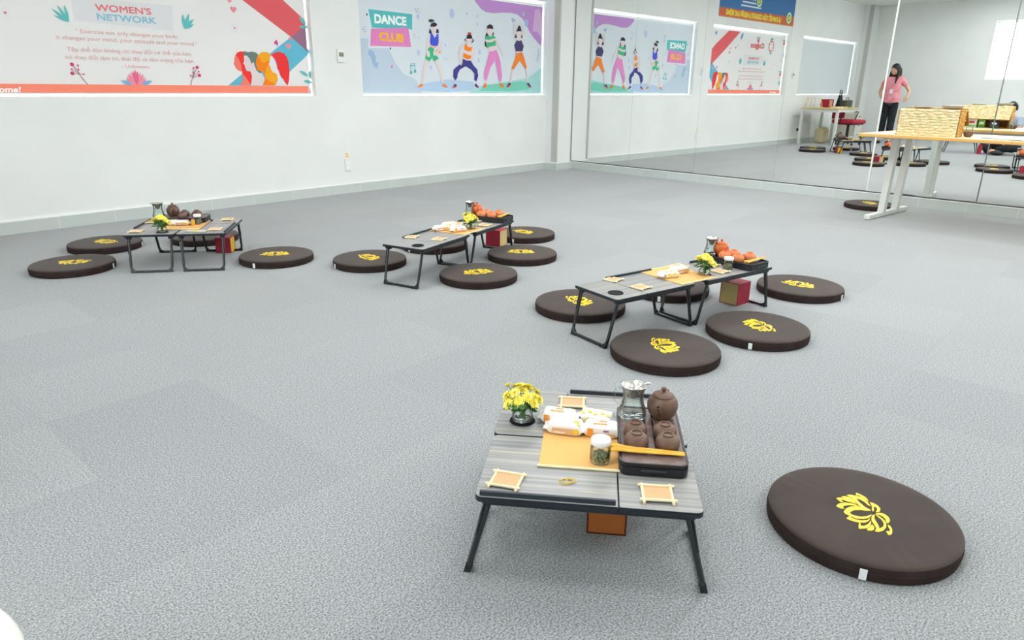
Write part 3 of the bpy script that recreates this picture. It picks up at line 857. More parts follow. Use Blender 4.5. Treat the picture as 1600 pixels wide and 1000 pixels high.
# dancer 2 (crouching, orange top)
A.px(SK, [(150, 460), (115, 500), (105, 560), (120, 640), (132, 680), (148, 650), (128, 580), (135, 520), (165, 480)], DO, DK)
A.px(SK, [(250, 490), (275, 510), (290, 545), (255, 600), (232, 590), (262, 550), (245, 520)], DO, DK)
A.px(SK, [(190, 395), (248, 395), (240, 440), (230, 462), (255, 490), (240, 640), (165, 640), (160, 500), (175, 470), (205, 455), (195, 430)], DO, DK)
A.px('#ff8a1c', [(172, 462), (188, 455), (200, 485), (225, 495), (252, 488), (238, 535), (195, 530), (165, 515)], DO, DK)
A.px('#ff8a1c', [(158, 550), (200, 572), (240, 580), (232, 612), (195, 618), (155, 595)], DO, DK)
A.px('#4a4690', [(150, 612), (190, 630), (235, 632), (262, 680), (302, 725), (312, 790), (292, 850), (270, 830), (275, 770), (240, 725), (182, 690), (120, 725), (98, 770), (95, 810), (75, 838), (52, 800), (55, 730), (75, 705), (120, 670), (138, 685), (148, 655)], DO, DK)
A.px(HR, [(186, 400), (198, 365), (225, 355), (245, 372), (248, 402), (215, 405)], DO, DK); A.px('#e0524a', [(200, 345), (218, 332), (240, 345), (238, 360), (202, 360)], DO, DK)
A.px(HR, [(168, 412), (182, 398), (180, 425), (188, 445)], DO, DK); A.px(HR, [(250, 398), (270, 420), (255, 440), (238, 448), (258, 420)], DO, DK)
A.px(SK, [(68, 838), (80, 838), (78, 875), (66, 875)], DO, DK); A.px(SK, [(280, 848), (292, 848), (296, 878), (284, 878)], DO, DK)
A.px('#4a4690', [(70, 872), (90, 885), (80, 905), (42, 912)], DO, DK); A.px('#ff6f3c', [(80, 895), (92, 892), (82, 912), (45, 920), (42, 912)], DO, DK)
A.px('#4a4690', [(275, 875), (292, 872), (318, 905), (310, 912), (280, 900)], DO, DK); A.px('#ff6f3c', [(270, 885), (290, 905), (316, 910), (315, 920), (275, 898)], DO, DK)
# dancer 3 (pink trousers)
A.px(SK, [(490, 395), (520, 420), (545, 480), (580, 585), (570, 590), (530, 500), (500, 440)], DO, DK)
A.px(SK, [(402, 290), (470, 290), (464, 340), (455, 365), (490, 380), (495, 440), (490, 530), (430, 535), (415, 500), (385, 430), (388, 385), (425, 370), (408, 340)], DO, DK)
A.px('#46c28a', [(385, 380), (420, 368), (435, 385), (460, 365), (488, 382), (490, 400), (420, 415), (385, 410)], DO, DK)
A.px('#46c28a', [(400, 440), (450, 440), (492, 418), (494, 475), (440, 485), (402, 498)], DO, DK)
A.px('#eb92d0', [(428, 538), (470, 535), (500, 515), (520, 560), (545, 650), (560, 780), (552, 845), (535, 848), (520, 800), (490, 625), (440, 700), (405, 820), (395, 848), (372, 812), (375, 750), (405, 640)], DO, DK)
A.px(HR, [(402, 300), (405, 268), (432, 252), (462, 265), (468, 305), (435, 298)], DO, DK); A.px(HR, [(400, 335), (415, 368), (385, 380)], DO, DK); A.px(HR, [(466, 330), (476, 362), (455, 365)], DO, DK); A.px(HR, [(380, 425), (395, 440), (402, 492), (382, 480)], DO, DK)
A.px(SK, [(388, 845), (404, 845), (398, 868), (382, 868)], DO, DK); A.px(SK, [(538, 848), (552, 848), (558, 868), (545, 868)], DO, DK)
A.px('#ff7f2a', [(380, 866), (398, 872), (402, 895), (385, 915), (360, 912)], DO, DK); A.px('#ff7f2a', [(538, 868), (560, 868), (580, 910), (555, 908), (532, 890)], DO, DK)
# dancer 4 (orange leggings)
A.px(SK, [(700, 400), (680, 350), (678, 300), (690, 245), (702, 250), (694, 310), (700, 360), (715, 400)], DO, DK)
A.px(SK, [(772, 400), (795, 350), (785, 290), (770, 245), (760, 250), (775, 300), (778, 350), (762, 395)], DO, DK)
A.px(SK, [(708, 325), (762, 325), (758, 370), (750, 400), (775, 425), (770, 555), (710, 555), (705, 430), (725, 395), (712, 365)], DO, DK)
A.px('#4d4a74', [(712, 420), (735, 428), (758, 418), (785, 480), (772, 535), (705, 535), (688, 470)], DO, DK)
A.px('#ff8c3a', [(712, 555), (770, 545), (795, 620), (818, 705), (800, 718), (745, 630), (680, 725), (655, 715), (690, 630)], DO, DK)
A.px(SK, [(658, 725), (676, 728), (655, 865), (638, 865)], DO, DK); A.px(SK, [(803, 715), (818, 710), (835, 865), (820, 865)], DO, DK)
A.px(HR, [(706, 332), (722, 295), (735, 262), (752, 280), (762, 328), (735, 325)], DO, DK); A.px(HR, [(700, 350), (715, 392), (690, 395)], DO, DK); A.px(HR, [(762, 355), (772, 392), (758, 398)], DO, DK)
A.px('#4a4690', [(632, 862), (656, 868), (628, 905), (605, 905)], DO, DK); A.px('#ff6f3c', [(650, 878), (656, 884), (630, 912), (605, 912)], DO, DK)
A.px('#4a4690', [(815, 868), (838, 862), (865, 905), (850, 905)], DO, DK); A.px('#ff6f3c', [(815, 872), (850, 908), (865, 908), (862, 913), (845, 912)], DO, DK)
blind(2, '#e1e9ef', 'light blue roller blind printed with DANCE CLUB and four dancing women', A)
blind(0, '#dfe5e8', 'plain pale grey roller blind behind the side table, seen in the mirror')

# blue and red wall banner above the coral one (seen in the mirror)
t = thing('wall_banner', 'blue and red banner with yellow capitals above the coral blind, seen in the mirror', 'banner', O1, R1)
b0, b1 = 1.0, 3.85
MB().box(((b0 + b1) / 2, -0.003, 2.52), (b1 - b0, 0.004, 0.60)).build('banner_cloth', mat('banner_blue', '#3f78b4', 0.7), t)
A = Art(-0.005)
A.poly('#d9704c', [(b0, 2.222), (b1, 2.222), (b1, 2.36), (1.3, 2.385), (b0, 2.40)]); A.poly('#f0a050', [(b0, 2.222), (b1, 2.222), (b1, 2.235), (b0, 2.235)])
A.text('L\u00c0 CAM K\u1ebeT C\u1ee6A COLGATE & NG\u01af\u1edcI LAO \u0110\u1ed8NG', 1.60, 3.62, 2.262, .075, '#f4e04a', .06)
for i, (x0, x1) in enumerate(((2.62, 3.12), (2.62, 3.1), (2.42, 3.14))): A.poly('#e8eef4', [(x0, 2.55 - i * .06), (x1, 2.55 - i * .06), (x1, 2.575 - i * .06), (x0, 2.575 - i * .06)])
for x, z, r in ((2.5, 2.55, .1), (1.27, 2.36, .11)):
    for r2, c in ((r, '#7fc24a'), (r * .84, '#f0f4f0'), (r * .6, '#5fae4a'), (r * .35, '#f2e05a')): A.circ(c, x, z, r2, n=28)
A.build('banner_print', t)

# thermostats, wall sockets, switches
def wall_box(name, label, cat, s, z, size, rise=0.02, parts=()):
    o = thing(name, label, cat, F1(s, 0, z), R1)
    MB().bbox((0, -rise / 2, 0), (size[0], rise, size[1]), 0.004, 2).build('housing', M['plastic_white'], o)
    for nm, x, zz, w, h, m in parts: MB().bbox((x, -rise - 0.0005, zz), (w, 0.003, h), 0.001, 1).build(nm, m, o)
    return o
wall_box('thermostat', 'white thermostat with grey-green display on the wall between the two banners', 'thermostat', 4.262, 1.333, (.085, .12), parts=(('display', 0, .012, .055, .038, M['lcd']), ('button_strip', 0, -.04, .05, .008, M['rim'])))
wall_box('thermostat', 'white thermostat with small green display beside the blue wall banner, seen in the mirror', 'thermostat', .72, 1.333, (.085, .12), parts=(('display', 0, .012, .055, .038, M['lcd']),))
sk = wall_box('wall_socket', 'white wall socket with a yellow warning sticker above it, below the wall thermostat', 'socket', 4.268, .285, (.075, .12), 0.012, parts=(('socket_insert', 0, .02, .04, .035, M['rim']), ('socket_insert', 0, -.028, .04, .035, M['rim'])))
st = MB(); st.box((0, -0.001, 0), (.05, .0012, .06)); st = st.build('warning_sticker', mat('sticker_white', '#f0f0e8', .5), loc=F1(4.262, 0, .385), rz=R1)
tag(st, 'small white sticker with a yellow warning triangle above the wall socket', 'sticker')
tr = MB(); tr.flat([(-.018, -.002), (.018, -.002), (0, .026)], -.0024); tr.flat([(-.022, -.022), (.022, -.022), (.022, -.012), (-.022, -.012)], -.0024); tr.build('warning_triangle', mat('warning_yellow', '#e8c820', .5), st)
for s, z, lb in ((.2, .12, 'small black plug on the wall below the plain blind, seen in the mirror'),):
    o = thing('wall_plug', lb, 'plug', F1(s, 0, z + .15), R1); MB().bbox((0, -.02, 0), (.05, .04, .05), .006, 2).build('plug_body', M['dark'], o)

# ------------------------------------------------------------------ round floor cushions
EMB = [[(74.7, -83.5), (66.5, -86.2), (51.1, -86.5), (40.9, -82.8), (32.3, -74.3), (41.8, -76.0), (53.9, -77.7), (64.0, -79.4), (64.0, -72.9), (69.0, -75.7)], [(79.2, -50.7), (76.7, -60.5), (65.5, -70.2), (54.4, -76.8), (40.5, -74.1), (27.3, -67.5), (15.5, -58.9), (24.9, -59.1), (38.0, -64.0), (50.1, -64.1), (56.8, -57.8), (37.6, -49.1), (20.9, -43.7), (5.0, -44.3), (7.0, -35.9), (16.4, -30.8), (33.0, -36.0), (50.0, -44.7), (62.9, -50.5)], [(82.5, -33.7), (78.0, -43.2), (68.2, -48.4), (56.9, -46.7), (44.5, -40.1), (51.8, -37.9), (62.3, -37.0), (71.8, -34.5)], [(84.3, -15.7), (80.0, -27.1), (69.8, -38.1), (58.2, -40.7), (47.1, -39.1), (39.8, -38.0), (48.5, -33.1), (59.8, -27.1), (70.2, -22.9), (73.8, -18.5), (62.4, -15.1), (67.5, -9.7), (77.3, -12.3)], [(61.8, 15.8), (64.0, -1.7), (58.9, -16.5), (48.9, -27.4), (39.0, -32.2), (28.1, -32.1), (37.7, -24.0), (46.4, -17.6), (50.5, -4.6), (50.5, 6.1), (42.7, 9.4), (48.6, 16.5), (57.3, 18.3)], [(34.8, 22.9), (40.7, 5.9), (41.3, -10.4), (34.2, -25.3), (24.1, -35.8), (12.6, -41.0), (3.2, -42.1), (10.1, -31.0), (18.8, -21.7), (26.2, -7.6), (26.3, 6.3), (23.1, 15.5), (12.4, 15.3), (0.1, 5.4), (-6.2, -10.0), (-7.7, -29.6), (-13.2, -10.5), (-9.6, 7.3), (-0.1, 21.0), (15.7, 25.9), (27.7, 27.2)], [(13.1, 43.3), (15.5, 32.3), (13.7, 25.7), (9.0, 29.3), (-1.6, 26.2), (-11.8, 16.6), (-16.9, 2.7), (-15.9, -10.6), (-21.2, 2.9), (-20.9, 17.8), (-13.4, 31.2), (-0.6, 39.9)], [(-14.0, 32.1), (-16.7, 30.5), (-24.3, 39.5), (-28.5, 32.0), (-28.8, 18.7), (-23.3, -0.8), (-28.0, 3.8), (-35.5, 19.5), (-38.7, 34.8), (-29.5, 54.4), (-21.4, 44.8)], [(-41.2, 41.0), (-37.9, 24.7), (-33.9, 9.5), (-43.5, 14.7), (-49.1, 23.8), (-50.0, 33.5), (-45.0, 41.2)], [(-12.1, -34.0), (-21.8, -17.9), (-34.6, -7.9), (-47.1, 1.9), (-53.1, 10.3), (-53.7, -3.5), (-47.4, -17.9), (-40.1, -24.4), (-32.9, -29.8), (-41.0, -29.2), (-50.2, -22.9), (-57.9, -11.0), (-63.2, 8.0), (-61.4, 23.6), (-54.5, 29.8), (-49.7, 16.4), (-37.7, 6.0), (-24.5, -3.0), (-14.1, -17.5), (-10.1, -29.1)], [(29.1, -75.0), (21.0, -78.9), (9.1, -78.8), (-2.5, -71.7), (-10.1, -57.6), (-6.5, -45.7), (-2.6, -57.9), (2.7, -65.8), (9.3, -67.9), (11.3, -64.4), (1.0, -51.5), (-1.4, -42.1), (8.4, -52.1), (11.7, -60.2)], [(-11.1, -37.7), (-10.9, -46.8), (-14.3, -54.3), (-22.0, -58.5), (-33.8, -56.1), (-45.1, -46.4), (-50.5, -33.3), (-48.5, -26.4), (-41.9, -34.1), (-35.6, -41.3), (-26.5, -45.1), (-19.1, -43.9)], [(-11.9, -36.4), (-18.8, -38.0), (-29.1, -36.4), (-39.4, -32.3), (-47.7, -26.3), (-37.3, -28.6), (-25.0, -31.7)], [(-54.3, -22.6), (-59.6, -23.8), (-70.7, -14.9), (-80.0, -0.3), (-82.6, 10.5), (-78.9, 14.0), (-68.6, 6.5), (-69.1, 1.8), (-72.9, 0.0), (-67.7, -9.6), (-59.2, -16.6)]]
CR, CT = 0.2255, 0.0413


def cushion_proto():
    t = thing('floor_cushion', '', 'cushion')
    n = 96; prof = [(0.0, 0.0), (CR - .006, 0.0), (CR - .0015, .002), (CR, .008), (CR - .001, .02), (CR, .030), (CR - .002, .0365)]
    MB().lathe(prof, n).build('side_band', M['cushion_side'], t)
    top = [(CR - .002, .0362), (CR - .0015, .0385), (CR - .005, .0405)]
    vs = []; rings = [CR - .0012, CR - .004, CR - .010, CR - .03, CR - .06, CR - .1, CR - .15, CR - .2]
    zs = [.0362, .0392, .0408, .0413, .0415, .0416, .0416, .0416]
    mb = MB(); vs = []
    for i, (r, z) in enumerate(zip(rings, zs)):
        for k in range(n):
            a = 2 * pi * k / n
            pk = 0.0
            for a0, ar in ((2.75, .28), (0.15, .3), (5.3, .2)):    # gathered fabric near the rim
                d = abs((a - a0 + pi) % (2 * pi) - pi)
                if d < ar and 2 <= i <= 4: pk += .0016 * sin(a * 62) * (1 - d / ar) * (1.0 if i == 3 else .6)
            vs.append((r * cos(a), r * sin(a), z + pk))
    vs.append((0, 0, .0416)); fs = []
    m = len(rings)
    for i in range(m - 1):
        for k in range(n): fs.append((i * n + k, i * n + (k + 1) % n, (i + 1) * n + (k + 1) % n, (i + 1) * n + k))
    for k in range(n): fs.append(((m - 1) * n + k, (m - 1) * n + (k + 1) % n, len(vs) - 1))
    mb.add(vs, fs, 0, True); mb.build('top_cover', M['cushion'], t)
    # zip seam round the side
    MB().lathe([(CR + .0002, .0195), (CR + .0012, .0205), (CR + .0002, .0215)], n).build('zip_seam', M['cushion_side'], t)
    e = MB()
    for p in EMB:
        pp = [(x / 1000, y / 1000) for x, y in p]
        if sum(pp[i][0] * pp[(i + 1) % len(pp)][1] - pp[(i + 1) % len(pp)][0] * pp[i][1] for i in range(len(pp))) < 0: pp = pp[::-1]
        # raised thread: bottom outline, shrunk top
        tri = tessellate_polygon([[Vector((a, b, 0)) for a, b in pp]]); N_ = len(pp)
        vs = [(a, b, .0412) for a, b in pp] + [(a, b, .0429) for a, b in pp]
        fs = [[i + N_ for i in q] for q in tri] + [(i, (i + 1) % N_, (i + 1) % N_ + N_, i + N_) for i in range(N_)]
        e.add(vs, fs)
    e.build('lotus_embroidery', M['embroid'], t)
    tg = MB().bbox((CR + .004, 0, .018), (.002, .016, .026), .0006, 1).build('white_tag', M['tag'], t)
    return t


def rect_cush(x, y, emb, tag_a, label, grp):
    global _cp
    if _cp is None: c = cushion_proto(); _cp = c
    else: c = dup(_cp, (0, 0, 0))
    c.location = (x, y, 0.0005); c.scale = (1, 1, 1.08); c['label'] = label; c['group'] = grp
    c.rotation_euler = (0, 0, emb)
    for ch in c.children:
        if ch.name.startswith('white_tag'):
            ch.rotation_euler = (0, 0, tag_a - emb)
        if ch.name.startswith('lotus'):
            ch.location = (-.0135, .0203, 0)
    return c


_cp = None
CU = [
 (.895, 1.512, 2.096, -1.99, 'largest brown round cushion with a yellow lotus, alone at the lower right', 'cushions near the nearest tables'),
 (.639, 2.691, -.94, 1.4, 'brown round lotus cushion directly behind the nearest tea table', 'cushions around the right tables'),
 (1.116, 2.971, 2.4, -2.01, 'brown round lotus cushion with a white tag in front, below the red box', 'cushions around the right tables'),
 (1.586, 3.674, -.2, -.8, 'brown round lotus cushion right of the red box, beyond the table end', 'cushions around the right tables'),
 (.342, 3.321, -.56, 2.3, 'brown round lotus cushion behind the near left leg of the right tables', 'cushions around the right tables'),
 (.850, 3.66, 1.0, -1.95, 'brown round cushion half hidden behind the middle legs of the right tables', 'cushions around the right tables'),
 (-.197, 3.879, .9, 1.2, 'brown round lotus cushion in front of the middle tables, centre of the floor', 'cushions around the middle tables'),
 (.062, 4.409, .46, 2.0, 'brown round lotus cushion beside the red box of the middle tables', 'cushions around the middle tables'),
 (-.892, 4.209, -.33, -2.52, 'brown round lotus cushion left of the near leg of the middle tables', 'cushions around the middle tables'),
 (.085, 5.06, -.26, -1.95, 'brown round lotus cushion behind the far end of the middle tables', 'cushions around the middle tables'),
 (-.54, 4.70, .9, -2.3, 'brown round cushion mostly hidden behind the middle tables', 'cushions around the middle tables'),
 (-2.628, 4.011, -2.39, .1, 'leftmost brown round lotus cushion, nearest of the two by the left table pair', 'cushions around the left tables'),
 (-2.758, 4.588, -3.04, .2, 'brown round lotus cushion between the leftmost cushion and the wall', 'cushions around the left tables'),
 (-2.20, 4.86, 1.2, -1.9, 'brown round cushion behind the legs of the left table pair', 'cushions around the left tables'),
 (-1.498, 4.281, .67, -1.87, 'brown round lotus cushion right of the left table pair', 'cushions around the left tables'),
 (3.40, 6.60, -1.06, 2.0, 'brown round lotus cushion behind the white desk leg by the mirrors', 'cushions by the mirrors'),
]
for a in CU: rect_cush(*a)

# ------------------------------------------------------------------ low folding tables
TL, TW, TZ = 0.487, 0.284, 0.2215


def rrect(x0, x1, y0, y1, r, seg=5, corners=(1, 1, 1, 1)):
    out = []
    for (cx, cy, a0, on) in ((x1 - r, y0 + r, -pi / 2, corners[1]), (x1 - r, y1 - r, 0, corners[2]), (x0 + r, y1 - r, pi / 2, corners[3]), (x0 + r, y0 + r, pi, corners[0])):
        rr = r if on else .003
        ccx = cx + (r - rr) * (1 if cx > (x0 + x1) / 2 else -1); ccy = cy + (r - rr) * (1 if cy > (y0 + y1) / 2 else -1)
        for i in range(seg + 1):
            a = a0 + pi / 2 * i / seg; out.append((ccx + rr * cos(a), ccy + rr * sin(a)))
    return out


def table_proto():
    t = thing('folding_table', '', 'table')
    x0, x1, y0, y1 = -TL / 2, TL / 2, -TW / 2, TW / 2; xs_ = x0 + .636 * TL
    for nm, a, b, cs in (('tilting_top', x0, xs_ - .0008, (1, 0, 0, 1)), ('fixed_top', xs_ + .0008, x1, (0, 1, 1, 0))):
        outl = rrect(a, b, y0, y1, .016, corners=cs)
        p = MB().prism(outl, TZ - .0145, TZ - .0012, bev=.002, seg=2).build(nm, M['edgeblk'], t)
        ins = rrect(a + .0012, b - .0012, y0 + .0018, y1 - .0018, .015, corners=cs)
        MB().prism(ins, TZ - .0013, TZ).build('laminate', M['tabletop'], p)
    # stopper ledge on the outer long side
    MB().bbox((x0 + .006 + .31 * TL, y0 + .009, TZ + .005), (.60 * TL, .008, .012), .0015, 2).build('stopper_ledge', M['stopper'], t)
    # sunk cup well
    cx, cy = .365 * TL, .215 * TW
    MB().lathe([(.0, .0004), (.026, .0004), (.029, .0010), (.030, .0030), (.033, .0034), (.034, .0010)], 32, c=(cx, cy, TZ)).build('cup_well', M['hole'], t)
    # frame rail under the top
    mb = MB()
    for y in (y0 + .022, y1 - .022): mb.bbox((0, y, TZ - .021), (TL - .03, .02, .015), .003, 1)
    mb.build('under_rail', M['edgeblk'], t)
    zf = .0065
    for sx in (-1, 1):
        xt, xb = sx * (TL / 2 - .030), sx * (TL / 2 + .022)
        hw = .412 * TW; zt_ = TZ - .020; rr = .030
        def pt(y, z): f = (z - zf) / (zt_ - zf); return (xb + (xt - xb) * f, y, z)
        pts = [pt(-hw, zt_), pt(-hw * .99, zt_ * .6)]
        for i in range(7):
            a = pi + pi / 2 * i / 6; pts.append(pt(-hw * .97 + rr + rr * cos(a), zf + rr + rr * sin(a)))
        for i in range(7):
            a = -pi / 2 + pi / 2 * i / 6; pts.append(pt(hw * .97 - rr + rr * cos(a), zf + rr + rr * sin(a)))
        pts += [pt(hw * .99, zt_ * .6), pt(hw, zt_)]
        lg = MB().tube(pts, .0074, 10).build('leg', M['metalblk'], t)
        for sy in (-1, 1):      # wedge-shaped rubber feet at the bends
            mb = MB()
            y_in, y_out = sy * (hw * .97 - .034), sy * hw * .985
            vs = [pt(y_in, .001), pt(y_out, .001), pt(y_out, .030)]
            vs = [(v[0] + dx, v[1], v[2]) for dx in (-.008, .008) for v in vs]
            mb.add(vs, [(0, 1, 2), (5, 4, 3), (0, 3, 4, 1), (1, 4, 5, 2), (2, 5, 3, 0)])
            mb.build('rubber_foot', M['edgeblk'], lg)
        for sy in (-1, 1):
            mb = MB()
            mb.bbox((xt - sx * .004, sy * (hw - .004), TZ - .024), (.028, .022, .016), .003, 1)
            mb.tube([(xt + sx * .010, sy * (hw + .004), TZ - .024), (xt + (xb - xt) * .45 + sx * .006, sy * (hw + .005), zt_ * .55)], .0022, 6)
            mb.build('leg_hinge', M['edgeblk'], t)
    return t


GROUPS = {'FG': ((.197, 1.5465), -.117, .004), 'MR': ((.790, 3.175), .606, .080), 'ML': ((-.362, 4.184), 1.071, .064), 'L': ((-2.031, 4.244), 1.735, .008)}
# the middle run lies beyond the right one; both are end to end, the other two side by side
def G(g, u, v, z=TZ):
    c, th, _ = GROUPS[g]
    return Vector((c[0] + u * cos(th) - v * sin(th), c[1] + u * sin(th) + v * cos(th), z + .0005))
def GR(g): return GROUPS[g][1]

_tp = table_proto(); _first = True
def place_table(g, u, v, flip, label, grp):
    global _first
    o = _tp if _first else dup(_tp, (0, 0, 0)); _first = False
    p = G(g, u, v, 0); o.location = (p.x, p.y, .0005); o.rotation_euler = (0, 0, GR(g) + (pi if flip else 0)); o['label'] = label; o['group'] = grp
for g, lst in {
    'FG': ((0, -(TW + .004) / 2, False, 'low grey-topped folding table with black ledge, front one of the nearest pair'), (0, (TW + .004) / 2, True, 'low grey folding table holding the flower vase, rear one of the nearest pair')),
    'MR': ((-(TL + .08) / 2, 0, True, 'low folding table with empty black cup well, near end of the right run'), ((TL + .08) / 2, 0, True, 'low folding table carrying the orange teapot, far end of the right run')),
    'ML': ((-(TL + .064) / 2, 0, True, 'low folding table with empty cup well, near end of the middle run'), ((TL + .064) / 2, 0, True, 'low folding table over the red box, far end of the middle run')),
    'L': ((0, (TW + .008) / 2, True, 'low folding table with flower vase, left one of the pair by the wall'), (0, -(TW + .008) / 2, False, 'low folding table over the red box, right one of the pair by the wall'))}.items():
    for u, v, fl, lb in lst: place_table(g, u, v, fl, lb, 'low folding tea tables')

WHERE = {'FG': 'on the nearest tables', 'MR': 'on the right table run', 'ML': 'on the middle table run', 'L': 'on the left table pair'}


# ------------------------------------------------------------------ tea things
class Kind:
    """one model per kind, copied for every further one"""
    def __init__(self, fn, size=1.0): self.fn = fn; self.first = None; self.size = size
    def put(self, loc, rz, label, group=None):
        if self.first is None:
            self.first = self.fn(); o = self.first; o.scale = (self.size,) * 3
        else:
            o = dup(self.first, (0, 0, 0))
        o.location = loc; o.rotation_euler = (0, 0, rz); o['label'] = label
        if group: o['group'] = group
        return o


def k_coaster():
    t = thing('woven_coaster', '', 'coaster')
    s = .036
    MB().box((0, 0, .0035), (.058, .052, .0022)).build('woven_mat', M['coaster'], t)
    for sy in (-1, 1): MB().bbox((0, sy * .0285, .0062), (.080, .0062, .0052), .0016, 2).build('frame_stick', M['bamboo'], t)
    for sx in (-1, 1): MB().tube([(sx * .031, -.038, .0036), (sx * .031, .038, .0036)], .0034, 8).build('frame_stick', M['bamboo'], t)
    return t
COASTER = Kind(k_coaster)
for g, u, v, a, lb in (
    ('FG', -.050, .205, .02, 'at the back, behind the snack packs'), ('FG', -.182, -.218, -.16, 'near the left front corner'), ('FG', .150, -.228, .03, 'near the right front corner'), ('FG', .175, .165, .1, 'hidden behind the brown teapot'),
    ('MR', -.325, .100, .3, 'at the far side of the near end'), ('MR', -.310, -.062, .1, 'beside the empty cup well'), ('MR', .120, .110, 0, 'behind the white snack pack'), ('MR', .275, .040, .2, 'between the flowers and the tray, farther'), ('MR', .215, -.068, .1, 'between the flowers and the tray, nearer'),
    ('ML', -.290, .100, .2, 'at the far side of the near end'), ('ML', -.262, -.072, .1, 'beside the empty cup well'), ('ML', .200, .100, 0, 'behind the stacked snack packs'), ('ML', .318, .045, .1, 'between the flowers and the tray, farther'), ('ML', .245, -.075, .1, 'between the flowers and the tray, nearer'),
    ('L', -.150, .240, .05, 'at the front left corner'), ('L', .150, .240, .05, 'at the left rear, behind the flowers'), ('L', .190, -.205, .05, 'at the right rear corner'), ('L', -.140, -.205, .05, 'at the right front corner')):
    COASTER.put(G(g, u, v), GR(g) + a + (pi / 2 if g == 'L' else 0), 'woven coaster %s, %s' % (lb, WHERE[g]), 'woven coasters')


def k_placemat():
    t = thing('woven_placemat', '', 'placemat')
    MB().box((0, 0, .0017), (.232, .262, .0022)).build('woven_sheet', M['matcloth'], t)
    for sy in (-1, 1): MB().tube([(-.119, sy * .134, .0036), (.119, sy * .134, .0036)], .0034, 8).build('dowel', M['bamboo'], t)
    return t
PLACEMAT = Kind(k_placemat)
PLACEMAT.put(G('FG', .000, -.010), GR('FG'), 'orange woven placemat with pale dowels under the snack packs, on the nearest tables', 'orange placemats')
PLACEMAT.put(G('MR', -.005, .004), GR('MR') + pi / 2 * 0 - pi / 2 + pi / 2, 'orange woven placemat across the joint of the right table run', 'orange placemats')
PLACEMAT.put(G('ML', .040, .004), GR('ML'), 'orange woven placemat with four silver packs, on the middle table run', 'orange placemats')
PLACEMAT.put(G('L', .020, .010), GR('L') + pi / 2, 'orange woven placemat behind the flowers, on the left table pair', 'orange placemats')


def tray_fn(black):
    def f():
        t = thing('tea_tray', '', 'tray')
        L_, W_, H_ = .298, .156, .034
        MB().prism(rrect(-W_ / 2, W_ / 2, -L_ / 2, L_ / 2, .02, 6), .0, H_ - .006, bev=.004, seg=2).build('tray_base', M['trayblack'] if black else M['traydark'], t)
        rim = MB()
        o = rrect(-W_ / 2, W_ / 2, -L_ / 2, L_ / 2, .02, 6); i_ = rrect(-W_ / 2 + .005, W_ / 2 - .005, -L_ / 2 + .005, L_ / 2 - .005, .016, 6); n = len(o)
        vs = [(p[0], p[1], z) for z, pp in ((H_ - .008, o), (H_, o), (H_, i_), (H_ - .006, i_)) for p in pp]
        fs = [(k * n + j, k * n + (j + 1) % n, (k + 1) * n + (j + 1) % n, (k + 1) * n + j) for k in range(3) for j in range(n)]
        rim.add(vs, fs); rim.build('raised_rim', M['trayblack'] if black else M['traydark'], t)
        if black:
            MB().prism(i_, H_ - .012, H_ - .0075).build('drain_plate', M['trayblack'], t)
        else:
            mb = MB()       # top plate in two halves with a slotted strip between
            mb.prism(rrect(-W_ / 2 + .0055, -.0125, -L_ / 2 + .0055, L_ / 2 - .0055, .014, 5, (1, 0, 0, 1)), H_ - .008, H_ - .0015)
            mb.prism(rrect(.0125, W_ / 2 - .0055, -L_ / 2 + .0055, L_ / 2 - .0055, .014, 5, (0, 1, 1, 0)), H_ - .008, H_ - .0015)
            mb.box((0, 0, H_ - .0045), (.015, L_ - .012, .005)); mb.box((0, -L_ / 2 + .025, H_ - .0045), (.03, .038, .0058)); mb.box((0, L_ / 2 - .025, H_ - .0045), (.03, .038, .0058))
            mb.build('slotted_plate', M['traytop'], t)
        for sy in (-1, 1): MB().bbox((0, sy * (L_ / 2 + .0015), .016), (.06, .006, .008), .002, 1).build('grip', M['trayblack'], t)
        return t
    return f
TRAYB, TRAYK = Kind(tray_fn(False)), Kind(tray_fn(True))
THT = .034
TR = {'FG': (.147, -.008, 0.0, TRAYB, 'dark brown slotted tea tray with the brown teapot, on the nearest tables'),
      'MR': (.412, .004, 0.0, TRAYK, 'black rectangular tea tray with orange cups, far end of the right table run'),
      'ML': (.430, .004, 0.0, TRAYK, 'black rectangular tea tray with orange cups, far end of the middle table run'),
      'L': (.170, .055, pi / 2, TRAYB, 'brown tea tray with upturned brown cups, on the left table pair')}
TROT = {}
for g, (u, v, a, K_, lb) in TR.items():
    rz = GR(g) + (0 if g != 'L' else 0); TROT[g] = rz
    K_.put(G(g, u, v), rz, lb, 'tea trays')
def TP(g, x, y, z=THT - .0015):        # point on a tray, tray coordinates (x across, y along)
    u, v = TR[g][0], TR[g][1]; p = G(g, u + x, v + y); return (p.x, p.y, p.z + z)
DZ = {'FG': 0, 'L': 0, 'MR': -.0058, 'ML': -.0058}


